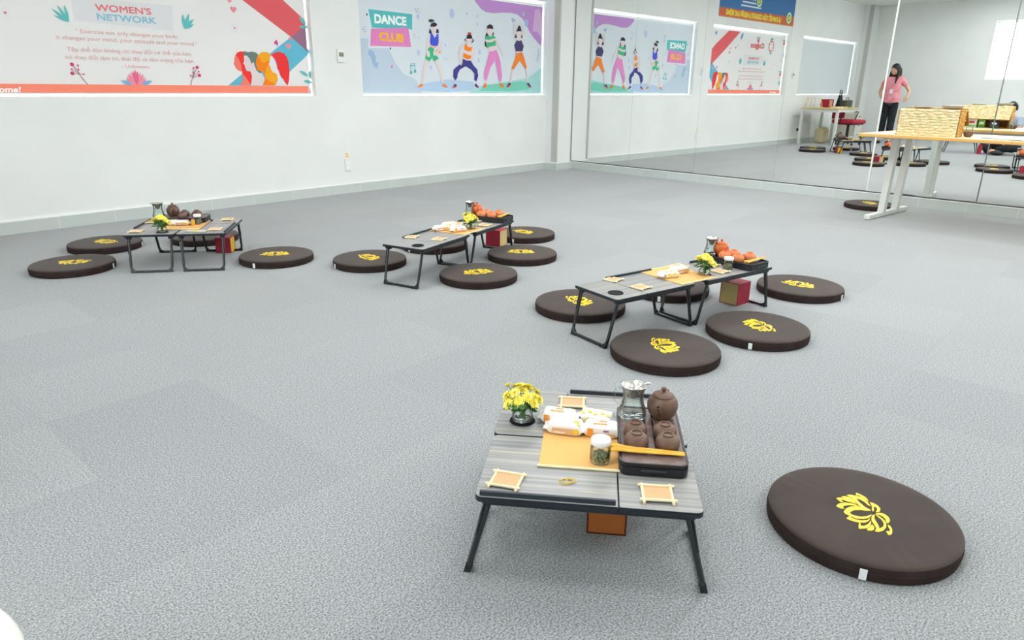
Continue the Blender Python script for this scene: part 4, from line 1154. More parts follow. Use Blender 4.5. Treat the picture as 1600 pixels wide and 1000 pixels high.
def cup_fn(m):
    def f():
        t = thing('teacup', '', 'cup')
        prof = [(.0325, 0), (.0345, .002), (.0372, .012), (.0368, .022), (.032, .032), (.0225, .0385), (.0175, .0395), (.0172, .044), (.0140, .044), (.0135, .0405), (0, .0402)]
        MB().lathe(prof, 36).build('cup_bowl', m, t)
        MB().lathe([(.0142, .0402), (.0172, .0402), (.0174, .0446), (.0140, .0446)], 36, close=True).build('foot_ring', m, t)
        return t
    return f
CUPB, CUPO = Kind(cup_fn(M['brownclay']), .78), Kind(cup_fn(M['orangerough']), .84)
for x, y, lb in ((-.037, -.060, 'front left'), (.036, -.060, 'front right'), (-.037, -.006, 'rear left'), (.034, -.006, 'rear right')):
    CUPB.put(TP('FG', x, y), 0, 'upturned brown clay teacup, %s of four on the nearest tray' % lb, 'brown teacups on the nearest tray')
for x, y, lb in ((-.030, -.085, 'nearer one by the jar'), (.032, -.075, 'farther one by the jar'), (-.036, -.005, 'nearer one in mid tray'), (.036, .000, 'farther one in mid tray')):
    CUPB.put(TP('L', x, y), 0, 'upturned brown clay teacup, %s, on the left table pair' % lb, 'brown teacups on the left tray')
for g in ('MR', 'ML'):
    for x, y, lb in ((-.038, .038, 'left one beside the teapot'), (-.034, -.040, 'nearest of the four'), (.022, .030, 'middle one at the back'), (.042, -.052, 'rightmost of the four')):
        CUPO.put(TP(g, x, y, THT - .0015 + DZ[g]), 0, 'upturned orange clay teacup, %s, %s' % (lb, WHERE[g]), 'orange teacups on the %s tray' % ('right' if g == 'MR' else 'middle'))


def pot_fn(m):
    def f():
        t = thing('teapot', '', 'teapot')
        prof = [(0, 0), (.026, 0), (.030, .003), (.040, .016), (.0462, .034), (.0468, .046), (.043, .060), (.036, .069), (.031, .072), (.0295, .0735), (0, .0735)]
        MB().lathe(prof, 40).build('pot_body', m, t)
        lid = MB().lathe([(0, .0730), (.0315, .0730), (.0325, .0745), (.031, .077), (.024, .0815), (.014, .085), (.006, .0862), (0, .0862)], 36).build('lid', m, t)
        MB().lathe([(.0045, .0855), (.0042, .089), (.0075, .093), (.0080, .097), (.0055, .1005), (0, .1015)], 20).build('knob', m, lid)
        # spout towards -y, handle towards +y
        MB().tube([(0, -.036, .030), (0, -.050, .038), (0, -.060, .050), (0, -.067, .062)], [.0125, .0095, .0070, .0058], 14).build('spout', m, t)
        MB().lathe([(0.0, .0002), (.0038, .0002)], 12, c=(0, 0, 0)).build('spout_hole', M['hole'], t).matrix_local = Matrix.Translation((0, -.0675, .0632)) @ Matrix.Rotation(R(28), 4, 'X')
        MB().tube([(0, .040, .062), (0, .055, .068), (0, .068, .062), (0, .073, .046), (0, .066, .030), (0, .052, .021), (0, .040, .020)], [.005, .0048, .0046, .0045, .0045, .0046, .005], 10).build('handle', m, t)
        return t
    return f
POTB, POTO = Kind(pot_fn(M['brownclay']), .84), Kind(pot_fn(M['orangeclay']), .84)
POTB.put(TP('FG', .036, .098), GR('FG') - .30, 'round brown clay teapot with its spout forward, on the nearest tray', 'clay teapots')
POTB.put(TP('L', .025, .066), GR('L') - 1.2, 'small brown clay teapot at the rear of the left table pair', 'clay teapots')
POTO.put(TP('MR', -.005, .090, THT - .0015 + DZ['MR']), GR('MR') - .35, 'glossy orange clay teapot on the tray of the right table run', 'clay teapots')
POTO.put(TP('ML', -.005, .090, THT - .0015 + DZ['ML']), GR('ML') - .9, 'glossy orange clay teapot on the tray of the middle table run', 'clay teapots')


def k_pitcher():
    t = thing('glass_pitcher', '', 'pitcher')
    o = [(.0, .0), (.033, .0), (.038, .004), (.0385, .014), (.034, .030), (.029, .046), (.0275, .060), (.029, .076), (.033, .090), (.0355, .096)]
    i_ = [(.0338, .0955), (.0313, .090), (.0272, .076), (.0257, .060), (.0272, .046), (.032, .031), (.0365, .015), (.036, .006), (.031, .0035), (.0, .0035)]
    MB().lathe(o + i_, 36).build('glass_body', M['glass'], t)
    MB().tube([(-.031, 0, .085), (-.046, 0, .086), (-.054, 0, .074), (-.053, 0, .055), (-.044, 0, .042), (-.032, 0, .041)], .0034, 10).build('handle', M['glass'], t)
    return t
def k_strainer():
    t = thing('tea_strainer', '', 'strainer')
    o = [(.0, .0), (.010, .0), (.014, .006), (.020, .022), (.030, .034), (.0385, .0395), (.0395, .0415), (.0385, .0425), (.029, .0365), (.0185, .0235), (.0125, .0075), (.009, .0018), (.0, .0018)]
    MB().lathe(o, 36).build('steel_funnel', M['steel'], t)
    MB().tube([(.034, 0, .040), (.045, .002, .041), (.055, .004, .038)], [.004, .0036, .003], 8).build('grip', M['steel'], t)
    return t
PITCH_, STRAIN = Kind(k_pitcher, .95), Kind(k_strainer, .84)
for g, x, y, a in (('FG', -.040, .092, 0.25), ('L', -.020, .140, 1.2), ('MR', -.045, .120, .2), ('ML', -.045, .120, .2)):
    lb = {'FG': 'clear glass pitcher beside the brown teapot, on the nearest tray', 'L': 'clear glass pitcher at the rear left of the left table pair', 'MR': 'clear glass pitcher left of the orange teapot, right table run', 'ML': 'clear glass pitcher left of the orange teapot, middle table run'}[g]
    onT = True
    p = TP(g, x, y, THT - .0010 + DZ[g]) if onT else tuple(G(g, .255, .175))
    PITCH_.put(p, GR(g) + a, lb, 'glass pitchers')
    STRAIN.put((p[0], p[1], p[2] + .0540), GR(g) + a + .1, lb.replace('clear glass pitcher', 'silver tea strainer in the glass pitcher').replace(' at the rear left', ''), 'tea strainers')


def k_tongs():
    t = thing('bamboo_tongs', '', 'tongs')
    for s in (-1, 1):
        pts = [(-.086, s * .0075 - .002, .006), (-.074, s * .0085 + .003, .0065), (-.055, s * .007, .006), (-.02, s * .0065 - .001, .0055), (.03, s * .0055, .005), (.084, s * .004, .0045)]
        mb = MB(); w_ = [.006, .008, .0062, .0055, .0050, .0040]
        mb.tube(pts, w_, 8, flat=.62); mb.build('arm', M['tongs'], t)
    return t
TONGS = Kind(k_tongs)
TONGS.put(TP('FG', -.012, -.098, THT + .0005), GR('FG') - .035, 'yellow bamboo tongs lying across the nearest tea tray', 'bamboo tongs')
TONGS.put(TP('MR', .020, -.105, THT + .0012), GR('MR') + .12, 'yellow bamboo tongs on the tray edge of the right table run', 'bamboo tongs')
TONGS.put(TP('ML', .020, -.105, THT + .0012), GR('ML') + .12, 'yellow bamboo tongs on the tray edge of the middle table run', 'bamboo tongs')
TONGS.put(tuple(G('L', .150, .215)), GR('L') + 1.5, 'yellow bamboo tongs beside the glass pitcher on the left table pair', 'bamboo tongs')


def k_vase():
    t = thing('glass_vase', '', 'vase')
    o = [(.0, .0), (.017, .0), (.026, .004), (.030, .014), (.028, .026), (.021, .034), (.0195, .038), (.024, .045)]
    i_ = [(.0225, .0445), (.018, .038), (.0195, .033), (.0262, .025), (.028, .014), (.0245, .006), (.016, .003), (.0, .003)]
    MB().lathe(o + i_, 32).build('glass_body', M['glass'], t)
    return t
def k_bouquet():
    t = thing('yellow_flowers', '', 'flowers')
    r = random.Random(11)
    heads = []
    spots = [(0, 0, .098), (.026, .004, .094), (-.026, -.004, .096), (.012, .024, .098), (-.014, .026, .102), (.006, -.026, .086), (-.022, -.026, .078), (.028, -.022, .082), (.046, .006, .084), (.044, -.020, .072), (-.046, .012, .084), (-.050, -.012, .068), (.030, .028, .092), (-.034, .030, .106), (.022, -.036, .070), (-.006, .010, .110)]
    for (x, y, z) in spots:
        d = Vector((x * 1.3, y * 1.3, .045)).normalized(); z_ax = d
        xa = z_ax.cross(Vector((0, 0, 1)) if abs(z_ax.z) < .95 else Vector((1, 0, 0))).normalized(); ya = z_ax.cross(xa)
        T = Matrix((tuple(xa) + (0,), tuple(ya) + (0,), tuple(z_ax) + (0,), (0, 0, 0, 1))).transposed(); T.translation = (x, y, z)
        mb = MB()
        for ring, (cnt, ln, w, up) in enumerate(((16, .0200, .0042, .06), (14, .0155, .0038, .35), (10, .010, .0032, .8))):
            for k in range(cnt):
                a = 2 * pi * k / cnt + ring * .2 + r.uniform(-.08, .08); l = ln * r.uniform(.88, 1.08)
                dx = Vector((cos(a), sin(a), 0)); nx = Vector((-sin(a), cos(a), 0)); uz = Vector((0, 0, 1)); u1 = dx * cos(up) + uz * sin(up)
                base = uz * (.001 * ring)
                vs = [base - nx * w * .35, base + nx * w * .35, base + u1 * l * .6 + nx * w * .8 + uz * .0008, base + u1 * l + nx * w * .35, base + u1 * l - nx * w * .35, base + u1 * l * .6 - nx * w * .8 + uz * .0008]
                mb.add(vs, [(0, 1, 2, 5), (5, 2, 3, 4)], 0, False, T)
        mb.ball((0, 0, .002), (.005, .005, .0042), 10, 6, 1, T)
        mb.build('flower_head', [M['petal'], M['petal_core']], t)
        heads.append((x, y, z))
    for (x, y, z) in heads:
        pass
    mb = MB()
    for (x, y, z) in heads: mb.tube([(x * .18, y * .18, .008), (x * .15, y * .15, .036), (x * .6, y * .6, z * .72), (x, y, z - .001)], .0013, 5)
    mb.build('stems', M['stem'], t)
    mb = MB()
    for k in range(46):
        a = r.uniform(0, 2 * pi); rr = r.uniform(.008, .034); z = r.uniform(.044, .078); l = r.uniform(.024, .042); w = l * .36
        dx = Vector((cos(a), sin(a), r.uniform(-.45, .25))).normalized(); nx = Vector((-sin(a), cos(a), 0)); b = Vector((rr * cos(a), rr * sin(a), z)); up = Vector((0, 0, .0025))
        out = [(0, 0), (.25, .55), (.35, .35), (.5, .95), (.62, .5), (.78, .6), (1, 0)]
        vs = [b + dx * (f * l) + nx * (w * h) - up * (1 if h > .4 else 0) for f, h in out] + [b + dx * (f * l) - nx * (w * h) - up * (1 if h > .4 else 0) for f, h in out[1:-1]] + [b + dx * (f * l) + up for f, h in out[1:-1]]
        n_ = 7
        fs = []
        for i in range(6):
            a1, a2 = i, i + 1; m1 = 12 + i - 1 if 0 < i < 6 else None; m2 = 12 + i if i + 1 < 6 else None
            c1 = m1 if m1 else a1; c2 = m2 if m2 else a2
            fs.append([q for q in dict.fromkeys((a1, a2, c2, c1))])
            l1 = 7 + i - 1 if 0 < i < 6 else a1; l2 = 7 + i if i + 1 < 6 else a2
            fs.append([q for q in dict.fromkeys((l1, c1, c2, l2))])
        fs = [f for f in fs if len(f) >= 3]
        mb.add(vs, fs)
    mb.build('leaves', M['leaf'], t)
    return t
VASE, BOUQ = Kind(k_vase, .95), Kind(k_bouquet, .88)
wx, wy = .365 * TL, .215 * TW
for g, (u, v) in {'FG': (-wx, (TW + .004) / 2 - wy), 'MR': ((TL + .08) / 2 - wx, -wy), 'ML': ((TL + .064) / 2 - wx, -wy), 'L': (-wx, (TW + .008) / 2 - wy)}.items():
    p = G(g, u, v, TZ + .0012)
    VASE.put(p, GR(g), 'small round glass vase in the black cup well, ' + WHERE[g], 'glass vases')
    BOUQ.put((p.x, p.y, p.z), {'FG': .35, 'MR': 2.2, 'ML': 1.0, 'L': 3.0}[g], 'bunch of yellow chrysanthemums in the small glass vase, ' + WHERE[g], 'yellow flower bunches')


def k_jar():
    t = thing('tea_jar', '', 'jar')
    o = [(.0, .0), (.020, .0), (.0235, .003), (.0245, .010), (.0245, .036), (.0225, .042), (.0205, .045), (.0205, .050)]
    i_ = [(.0190, .050), (.0190, .044), (.0212, .040), (.0230, .035), (.0230, .010), (.0220, .004), (.0, .003)]
    MB().lathe(o + i_, 32).build('glass_body', M['glass'], t)
    MB().lathe([(0, .047), (.0225, .047), (.0235, .0485), (.0235, .059), (.0222, .0605), (0, .0605)], 32).build('lid', M['lid_white'], t)
    r = random.Random(5); mb = MB()
    mb.lathe([(0, .004), (.0195, .0045), (.0208, .010), (.0200, .020), (.012, .026), (0, .028)], 20)
    for k in range(150):
        a = r.uniform(0, 2 * pi); z = r.uniform(.006, .030); rm = .0205 if z < .02 else .0205 - (z - .02) * 1.4; rr = rm * math.sqrt(r.random()); q = r.uniform(0, pi)
        c = Vector((rr * cos(a), rr * sin(a), z)); d = Vector((cos(q), sin(q), r.uniform(-.6, .6))) * .0035; s = Vector((-sin(q), cos(q), r.uniform(-.4, .4))) * .0011
        mb.add([c - d - s, c - d + s, c + d + s * .3, c + d - s * .3], [(0, 1, 2, 3)])
    tl = mb.build('tea_leaves', M['tealeaf'], t); tl['kind'] = 'stuff'
    return t
JAR = Kind(k_jar)
JAR.put(G('FG', .026, -.105, TZ + .0032), .4, 'small glass jar of dried tea with a milky lid, on the nearest placemat', 'tea jars')
JAR.put(G('MR', .292, -.050), 1.0, 'small glass jar of dried tea with a white lid, in front of the right tray', 'tea jars')
JAR.put(G('L', .052, -.060, TZ + .0032), 2.0, 'small glass jar of dried tea with a white lid, on the left table pair', 'tea jars')
t = thing('spice_vial', 'tiny yellow vial with a purple cap beside the jar, on the left table pair', 'vial', G('L', .015, -.040, TZ + .0032), 0)
MB().lathe([(0, 0), (.011, 0), (.012, .002), (.012, .030), (.008, .035), (.007, .038), (0, .038)], 20).build('vial_body', M['tongs'], t)
MB().lathe([(0, .037), (.008, .037), (.0085, .039), (.0085, .048), (0, .049)], 20).build('cap', M['wrap_p'], t)
t = thing('tea_sachet', 'flat grey plastic sachet at the front edge of the left table pair', 'sachet', G('L', -.185, -.105), GR('L') + 1.35)
MB().bbox((0, 0, .005), (.12, .045, .009), .004, 2, smooth=True).build('pouch', mat('grey_pouch', '#c8c6be', .35), t)
MB().box((.0, 0, .0098), (.05, .03, .0004)).build('paper_label', M['wrap_y'], t)


def pack_fn(style):
    def f():
        t = thing('snack_pack', '', 'snack pack')
        L_, W_, H_ = .092, .044, .026
        nx, na = 22, 20; vs = []; fs = []
        r = random.Random(style * 7 + 3)
        for i in range(nx + 1):
            f_ = i / nx; x = (f_ - .5) * L_
            e = min(f_, 1 - f_)
            fat = 0.06 if e < .09 else min(1.0, 0.25 + (e - .09) / .07) if e < .16 else 1.0
            wid = 1.0 - (0.12 if e < .09 else 0)
            for k in range(na):
                a = 2 * pi * k / na; ca, sa = cos(a), sin(a)
                sq = lambda q, p: math.copysign(abs(q) ** p, q)
                y = sq(ca, .45) * W_ / 2 * wid; z = sq(sa, .45) * H_ / 2 * fat
                if .1 < f_ < .9: y += r.uniform(-.0006, .0006); z += r.uniform(-.0006, .0006) if sa > -.5 else 0
                zz = H_ / 2 + z + (0 if e >= .16 else (.16 - e) * -.02)
                if i in (0, nx): x2 = x + (.0015 if k % 2 else -.0015)
                else: x2 = x
                vs.append((x2, y, max(zz, .0008)))
        for i in range(nx):
            for k in range(na): fs.append((i * na + k, i * na + (k + 1) % na, (i + 1) * na + (k + 1) % na, (i + 1) * na + k))
        fs.append(tuple(reversed(range(na)))); fs.append(tuple(range(nx * na, (nx + 1) * na)))
        MB().add(vs, fs, 0, True).build('foil_wrapper', M['wrap'], t)
        top = H_ + .0009; fr = -W_ / 2 - .0012
        mb = MB()
        def up(x0, x1, y0, y1, mi): mb.box(((x0 + x1) / 2, (y0 + y1) / 2, top), (x1 - x0, y1 - y0, .0006), mi=mi)
        def side(x0, x1, z0, z1, mi, s=-1): mb.box(((x0 + x1) / 2, -s * fr, (z0 + z1) / 2), (x1 - x0, .0006, z1 - z0), mi=mi)
        def dia(cx, cy, s, mi):
            mb.add([(cx + dx * s, cy + dy * s * .8, top + .0004) for dx, dy in ((1, 0), (0, 1), (-1, 0), (0, -1))], [(0, 1, 2, 3)], mi)
        def diaf(cx, cz, s, mi, q=-1):
            mb.add([(cx + dx * s, -q * (fr - .0004), cz + dy * s) for dx, dy in ((1, 0), (0, 1), (-1, 0), (0, -1))], [(0, 1, 2, 3)], mi)
        if style == 0:      # tan side panel, yellow diamonds
            side(-.026, .030, .003, .017, 2); side(-.024, .002, .005, .010, 3); diaf(.026, .012, .0075, 0)
            dia(.024, -.004, .0085, 0); dia(.030, -.016, .006, 0); side(-.026, .030, .003, .017, 2, 1)
        elif style == 1:    # orange stripe and small purple mark
            up(-.018, .012, -.010, -.004, 1); up(-.006, .010, .004, .008, 1); side(.004, .016, .016, .019, 4); side(-.030, -.018, .003, .022, 1); side(-.016, .028, .003, .012, 2)
        else:               # yellow diamonds all along
            for k in range(5): dia(-.028 + k * .014, -.012 + (k % 2) * .008, .0075, 0); diaf(-.028 + k * .014, .010 + (k % 2) * .006, .0065, 0)
            side(-.034, -.031, .004, .02, 4)
        mb.build('printed_panel', [M['wrap_y'], M['wrap_o'], M['wrap_tan'], M['paper'], M['wrap_p']], t)
        return t
    return f
PK = [Kind(pack_fn(i), 1.17) for i in range(3)]
zm = TZ + .0032
for g, st_, u, v, z, a, lb in (
    ('FG', 0, -.062, .036, zm, -.10, 'silver snack pack with a tan side, front left'),
    ('FG', 1, -.082, .092, zm, -.14, 'silver snack pack with orange print, rear left'),
    ('FG', 2, .016, .094, zm, -.22, 'silver snack pack with yellow diamonds, rear right'),
    ('FG', 1, .030, .034, zm, -.05, 'silver snack pack with purple mark, front right'),
    ('MR', 2, -.078, -.004, zm, -.18, 'silver snack pack with yellow diamonds, nearer one of two'),
    ('MR', 0, .028, .028, zm, -.08, 'silver snack pack with a tan side, farther one of two'),
    ('ML', 0, -.035, .070, zm, -.6, 'flat silver snack pack at the left of the heap'),
    ('ML', 1, -.012, -.040, zm, -.5, 'orange-printed snack pack at the front of the heap'),
    ('ML', 1, .052, .002, zm, -.5, 'orange-printed snack pack at the right of the heap'),
    ('ML', 2, .040, .058, zm + .010, -.4, 'white snack pack standing on top of the heap'),
    ('L', 0, .030, .030, zm, -1.45, 'white snack pack in the middle of the placemat'),
    ('L', 2, .045, .095, zm, -1.2, 'white snack pack behind the flowers')):
    PK[st_].put(G(g, u, v, z), GR(g) + a, lb + ', ' + WHERE[g], 'snack packs ' + WHERE[g])

# rubber bands
t = thing('rubber_bands', 'little tangle of yellow rubber bands at the front of the nearest tables', 'rubber bands', G('FG', -.050, -.203), .2)
for k, (x, y, rr) in enumerate(((0, 0, .014), (.006, .002, .013), (.013, -.001, .010))):
    MB().tube([(x + rr * cos(a) * 1.15, y + rr * sin(a) * .8, .0012 + k * .0012 + .0006 * sin(3 * a)) for a in [2 * pi * i / 28 for i in range(29)]], .0008, 6, cap=False).build('band', M['rubber'], t)


# red card boxes under the tables
def gift_box(x, y, rz, s, face_m, face_dir, label):
    t = thing('card_box', label, 'box', (x, y, .0005), rz, 'small red boxes under the tables')
    w, d, h = s; th_ = .003
    mb = MB()
    mb.bbox((0, 0, h - th_ / 2), (w, d, th_), .0008, 1); mb.bbox((0, 0, th_ / 2), (w, d, th_), .0008, 1)
    for sx in (-1, 1): mb.bbox((sx * (w / 2 - th_ / 2), 0, h / 2), (th_, d, h - .001), .0008, 1)
    mb.bbox((0, d / 2 - th_ / 2, h / 2), (w, th_, h - .001), .0008, 1)
    mb.build('box_shell', M['darkredbox' if face_dir else 'redbox'], t)
    MB().box((0, -d / 2 + .008, h / 2), (w - 2 * th_ - .001, .012, h - 2 * th_ - .001)).build('end_panel', face_m, t)
    return t
gift_box(1.165, 3.475, -.85, (.105, .115, .115), M['goldface'], 0, 'red card box with a beige end under the right table run')
gift_box(-.115, 4.80, 1.08, (.105, .115, .115), M['goldface'], 0, 'red card box with a beige end under the middle table run')
gift_box(-1.915, 4.515, 1.62, (.088, .100, .100), M['yellowface'], 0, 'dark red card box with a yellow end under the left table pair')
gift_box(.247, 1.522, -.117, (.098, .11, .105), M['orangeface'], 1, 'dark red box with an orange-brown end under the nearest tables')

# ------------------------------------------------------------------ long desks by the mirrors
DA = R(-49.4); DO_ = Vector((2.907, 6.021, 0)); DH = .72
def Dk(x, y, z=DH + .0005):
    return Vector((DO_.x + x * cos(DA) - y * sin(DA), DO_.y + x * sin(DA) + y * cos(DA), z))


def desk(label, x0, L_, seam):
    t = thing('long_desk', label, 'desk', Dk(x0, 0, .0005), DA)
    dp = .74
    for a, b in ((0, seam - .001), (seam + .001, L_)):
        p = MB().bbox(((a + b) / 2, dp / 2, DH - .0130), (b - a, dp, .0235), .003, 2).build('desk_top', M['beech_edge'], t)
        MB().box(((a + b) / 2, dp / 2, DH - .0010), (b - a - .006, dp - .006, .0016)).build('top_laminate', M['beech'], p)
    for xx in (.150, L_ - .155):
        MB().bbox((xx, .47, .022), (.050, .80, .040), .006, 2).build('foot_bar', M['legwhite'], t)
        for ya, yb in ((.36, .41), (.64, .71)):
            mb = MB(); w, d = .052, .030; z0, z1 = .040, DH - .045
            vs = [(xx + dx * w / 2, yc + dy * d, z) for z, yc in ((z0, ya), (z1, yb)) for dx, dy in ((-1, -1), (1, -1), (1, 1), (-1, 1))]
            mb.add(vs, [(3, 2, 1, 0), (4, 5, 6, 7), (0, 1, 5, 4), (1, 2, 6, 5), (2, 3, 7, 6), (3, 0, 4, 7)]); mb.build('leg', M['legwhite'], t)
        MB().bbox((xx, dp / 2 + .02, DH - .036), (.045, .66, .022), .003, 1).build('top_bracket', M['legwhite'], t)
    MB().bbox((L_ / 2, .50, DH - .040), (L_ - .36, .03, .03), .003, 1).build('cross_rail', M['legwhite'], t)
    return t
desk('long beech-topped desk with pale metal legs, carrying the woven basket', 0, 2.0, 1.10)

# woven storage box with its lid propped open towards the mirror
bt_ = thing('woven_basket', 'rectangular woven straw basket with its lid propped open, on the long desk', 'basket', Dk(.270, .065), 0.055 + DA)
BW, BD, BHt = .430, .15, .205


def braid(w, h, rows, m_name, name, parent, T, seed):
    """a panel of horizontal plaited rows, w wide and h high in the local x-z plane, bulging towards -y"""
    r = random.Random(seed); nx = int(w / .0045); per = 7; vs = []; fs = []
    nz = rows * per
    ph = [r.uniform(0, 6) for _ in range(rows)]; am = [[r.uniform(.6, 1.15) for _ in range(60)] for _ in range(rows)]
    for j in range(nz + 1):
        row = min(rows - 1, j // per); f = (j / per) % 1
        for i in range(nx + 1):
            x = i / nx * w
            tw = sin(x * 88 + ph[row] + f * 3.0); a = am[row][int(x * 60) % 60]
            b = -(.0035 + .013 * sin(pi * f) ** .7 * a * (.62 + .38 * tw)) if j < nz else -.003
            edge = min(1, min(i, nx - i) / 3)
            vs.append((x, b * (0.4 + .6 * edge) - .0022 * r.random(), j / nz * h + .0035 * sin(x * 40 + row * 1.7) * (0 < j < nz)))
    for j in range(nz):
        for i in range(nx):
            a = j * (nx + 1) + i; fs.append((a, a + 1, a + nx + 2, a + nx + 1))
    o = MB().add(vs, fs, 0, True, T).build(name, M[m_name], parent); return o
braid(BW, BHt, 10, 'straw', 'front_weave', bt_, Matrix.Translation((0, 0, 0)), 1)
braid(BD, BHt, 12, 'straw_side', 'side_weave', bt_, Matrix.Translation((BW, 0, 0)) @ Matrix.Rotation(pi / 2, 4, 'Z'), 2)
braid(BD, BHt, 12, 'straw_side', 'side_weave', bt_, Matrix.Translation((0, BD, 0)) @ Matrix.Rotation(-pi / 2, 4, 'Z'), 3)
mb = MB(); mb.box((BW / 2, BD / 2, .004), (BW, BD, .008)); mb.box((BW / 2, .006, BHt / 2), (BW - .004, .008, BHt)); mb.box((BW / 2, BD / 2, BHt - .004), (BW - .002, BD, .01))
for x in (.005, BW - .005): mb.box((x, BD / 2, BHt / 2), (.008, BD - .004, BHt))
mb.build('basket_lining', M['straw_in'], bt_)
# lid sheet slopes down and away on the mirror side
sl = R(48)
lid = MB(); ln = .17
lid_o = braid(BW + .02, ln, 8, 'straw', 'lid', bt_, Matrix.Identity(4), 4)
lid_o.matrix_local = Matrix.Translation((BW + .01, BD + ln * cos(sl) , BHt + .004 - ln * sin(sl))) @ Matrix.Rotation(pi, 4, 'Z') @ Matrix.Rotation(-(pi / 2 - sl), 4, 'X')
mb = MB(); mb.box(((BW + .02) / 2, .003, ln / 2), (BW + .018, .006, ln)); mb.build('lid_back', M['straw_in'], lid_o)
# tea boxes inside the basket, open side towards the mirror
for i, (x, w, h, m, m2, lb) in enumerate(((.27, .085, .075, 'navy', 'paper', 'navy blue tea box on the desk behind the basket, seen in the mirror'),
                                          (.175, .055, .075, 'green', 'paper', 'bright green tea box beside the navy one, seen in the mirror'),
                                          (.055, .105, .085, 'paper', 'redprint', 'white and green tea box with red print, seen in the mirror'))):
    p = Dk(.270, .065) + Vector((cos(DA + .055) * x - sin(DA + .055) * (BD + .035), sin(DA + .055) * x + cos(DA + .055) * (BD + .035), 0))
    t = thing('tea_box', lb, 'box', p, DA + .055, 'tea boxes behind the basket')
    MB().bbox((w / 2, 0, h / 2), (w, .045, h), .0015, 1).build('carton', M[m], t)
    mb = MB(); mb.box((w / 2, .0235, h * .6), (w * .6, .001, h * .25), mi=0); mb.box((w / 2, .0235, h * .2), (w * .9, .001, h * .2), mi=1)
    mb.build('front_print', [M[m2], M['green'] if m == 'paper' else M['leaf']], t)
# brown bowl with a glass on it, right of the basket
t = thing('clay_bowl', 'small brown clay bowl right of the woven basket on the desk', 'bowl', Dk(.735, .245), 0)
MB().lathe([(0, 0), (.018, 0), (.020, .003), (.030, .012), (.034, .026), (.033, .036), (.030, .036), (.030, .026), (.024, .012), (0, .006)], 32).build('bowl_body', M['brownclay'], t)
MB().lathe([(0.0, .030), (.0305, .030)], 24).build('bowl_contents', M['straw_in'], t)
t = thing('glass_tumbler', 'small clear tumbler behind the clay bowl and basket end', 'glass', Dk(.715, .31), 0)
MB().lathe([(0, 0), (.022, 0), (.026, .07), (.024, .07), (.0205, .004), (0, .004)], 28).build('tumbler_wall', M['glass'], t)
# steel bowls and a small tan cup on top of the basket
t = thing('steel_bowl', 'wide shiny steel bowl on top of the woven basket', 'bowl', Dk(.270, .065, DH + BHt + .0065) + Vector((cos(DA) * .345, sin(DA) * .345, 0)) + Vector((-sin(DA) * .10, cos(DA) * .10, 0)), 0, 'steel dishes on the basket')
MB().lathe([(0, 0), (.055, 0), (.068, .006), (.078, .024), (.080, .026), (.076, .026), (.066, .009), (0, .004)], 40).build('bowl_body', M['dish_steel'], t)
t = thing('steel_dish', 'low shiny steel dish on the left of the basket top', 'dish', Dk(.270, .065, DH + BHt + .0065) + Vector((cos(DA) * .125, sin(DA) * .125, 0)) + Vector((-sin(DA) * .10, cos(DA) * .10, 0)), 0, 'steel dishes on the basket')
MB().lathe([(0, 0), (.045, 0), (.056, .004), (.062, .011), (.059, .011), (.05, .005), (0, .003)], 40).build('dish_body', M['dish_steel'], t)
# papers on the desk
for i, (x, y, a) in enumerate(((.93, .26, .2), (1.06, .16, -.25), (1.24, .30, .1), (1.30, .12, .35))):
    r_ = random.Random(i); mb = MB(); nx, ny, w, h = 8, 6, .21, .148
    vs = [(ii / nx * w - w / 2, jj / ny * h - h / 2, .0022 + .0016 * i + .002 * (1 + sin(ii * .9 + i * 2 + jj * .5))) for jj in range(ny + 1) for ii in range(nx + 1)]
    fs = [(jj * (nx + 1) + ii, jj * (nx + 1) + ii + 1, (jj + 1) * (nx + 1) + ii + 1, (jj + 1) * (nx + 1) + ii) for jj in range(ny) for ii in range(nx)]
    o = mb.add(vs, fs, 0, True).build('paper_sheet', M['paper'], loc=Dk(x, y), rz=DA + a)
    tag(o, ['white paper sheet, leftmost of the loose sheets on the desk', 'white paper sheet at the front edge of the desk, second from the basket', 'white paper sheet right of the desk top seam, farther from the front edge', 'white paper sheet right of the desk top seam, at the front edge'][i], 'paper', 'loose papers on the desk')

# ------------------------------------------------------------------ things only the mirrors show
def S_(s, n, z=0.0005): p = t1 * s + n1 * n; return Vector((p.x, p.y, z))
t = thing('side_table', 'side table with pale square legs in the far corner, seen in the mirror', 'table', S_(.55, 5.90), R1)
L_, Wd = 1.05, .76          # runs towards -s and towards -n
mb = MB(); mb.bbox((-L_ / 2, -Wd / 2, .708), (L_, Wd, .024), .003, 1); mb.build('table_top', M['tanwood'], t)
for x in (-.03, -L_ + .03):
    for y in (-.03, -Wd + .03):
        MB().bbox((x, y, .348), (.05, .05, .696), .003, 1).build('leg', M['legwhite'], t)
mb = MB()
for y in (-.03, -Wd + .03): mb.bbox((-L_ / 2, y, .67), (L_ - .1, .03, .05), .002, 1)
for x in (-.03, -L_ + .03): mb.bbox((x, -Wd / 2, .67), (.03, Wd - .1, .05), .002, 1)
mb.build('apron', M['legwhite'], t)
TT = .7205
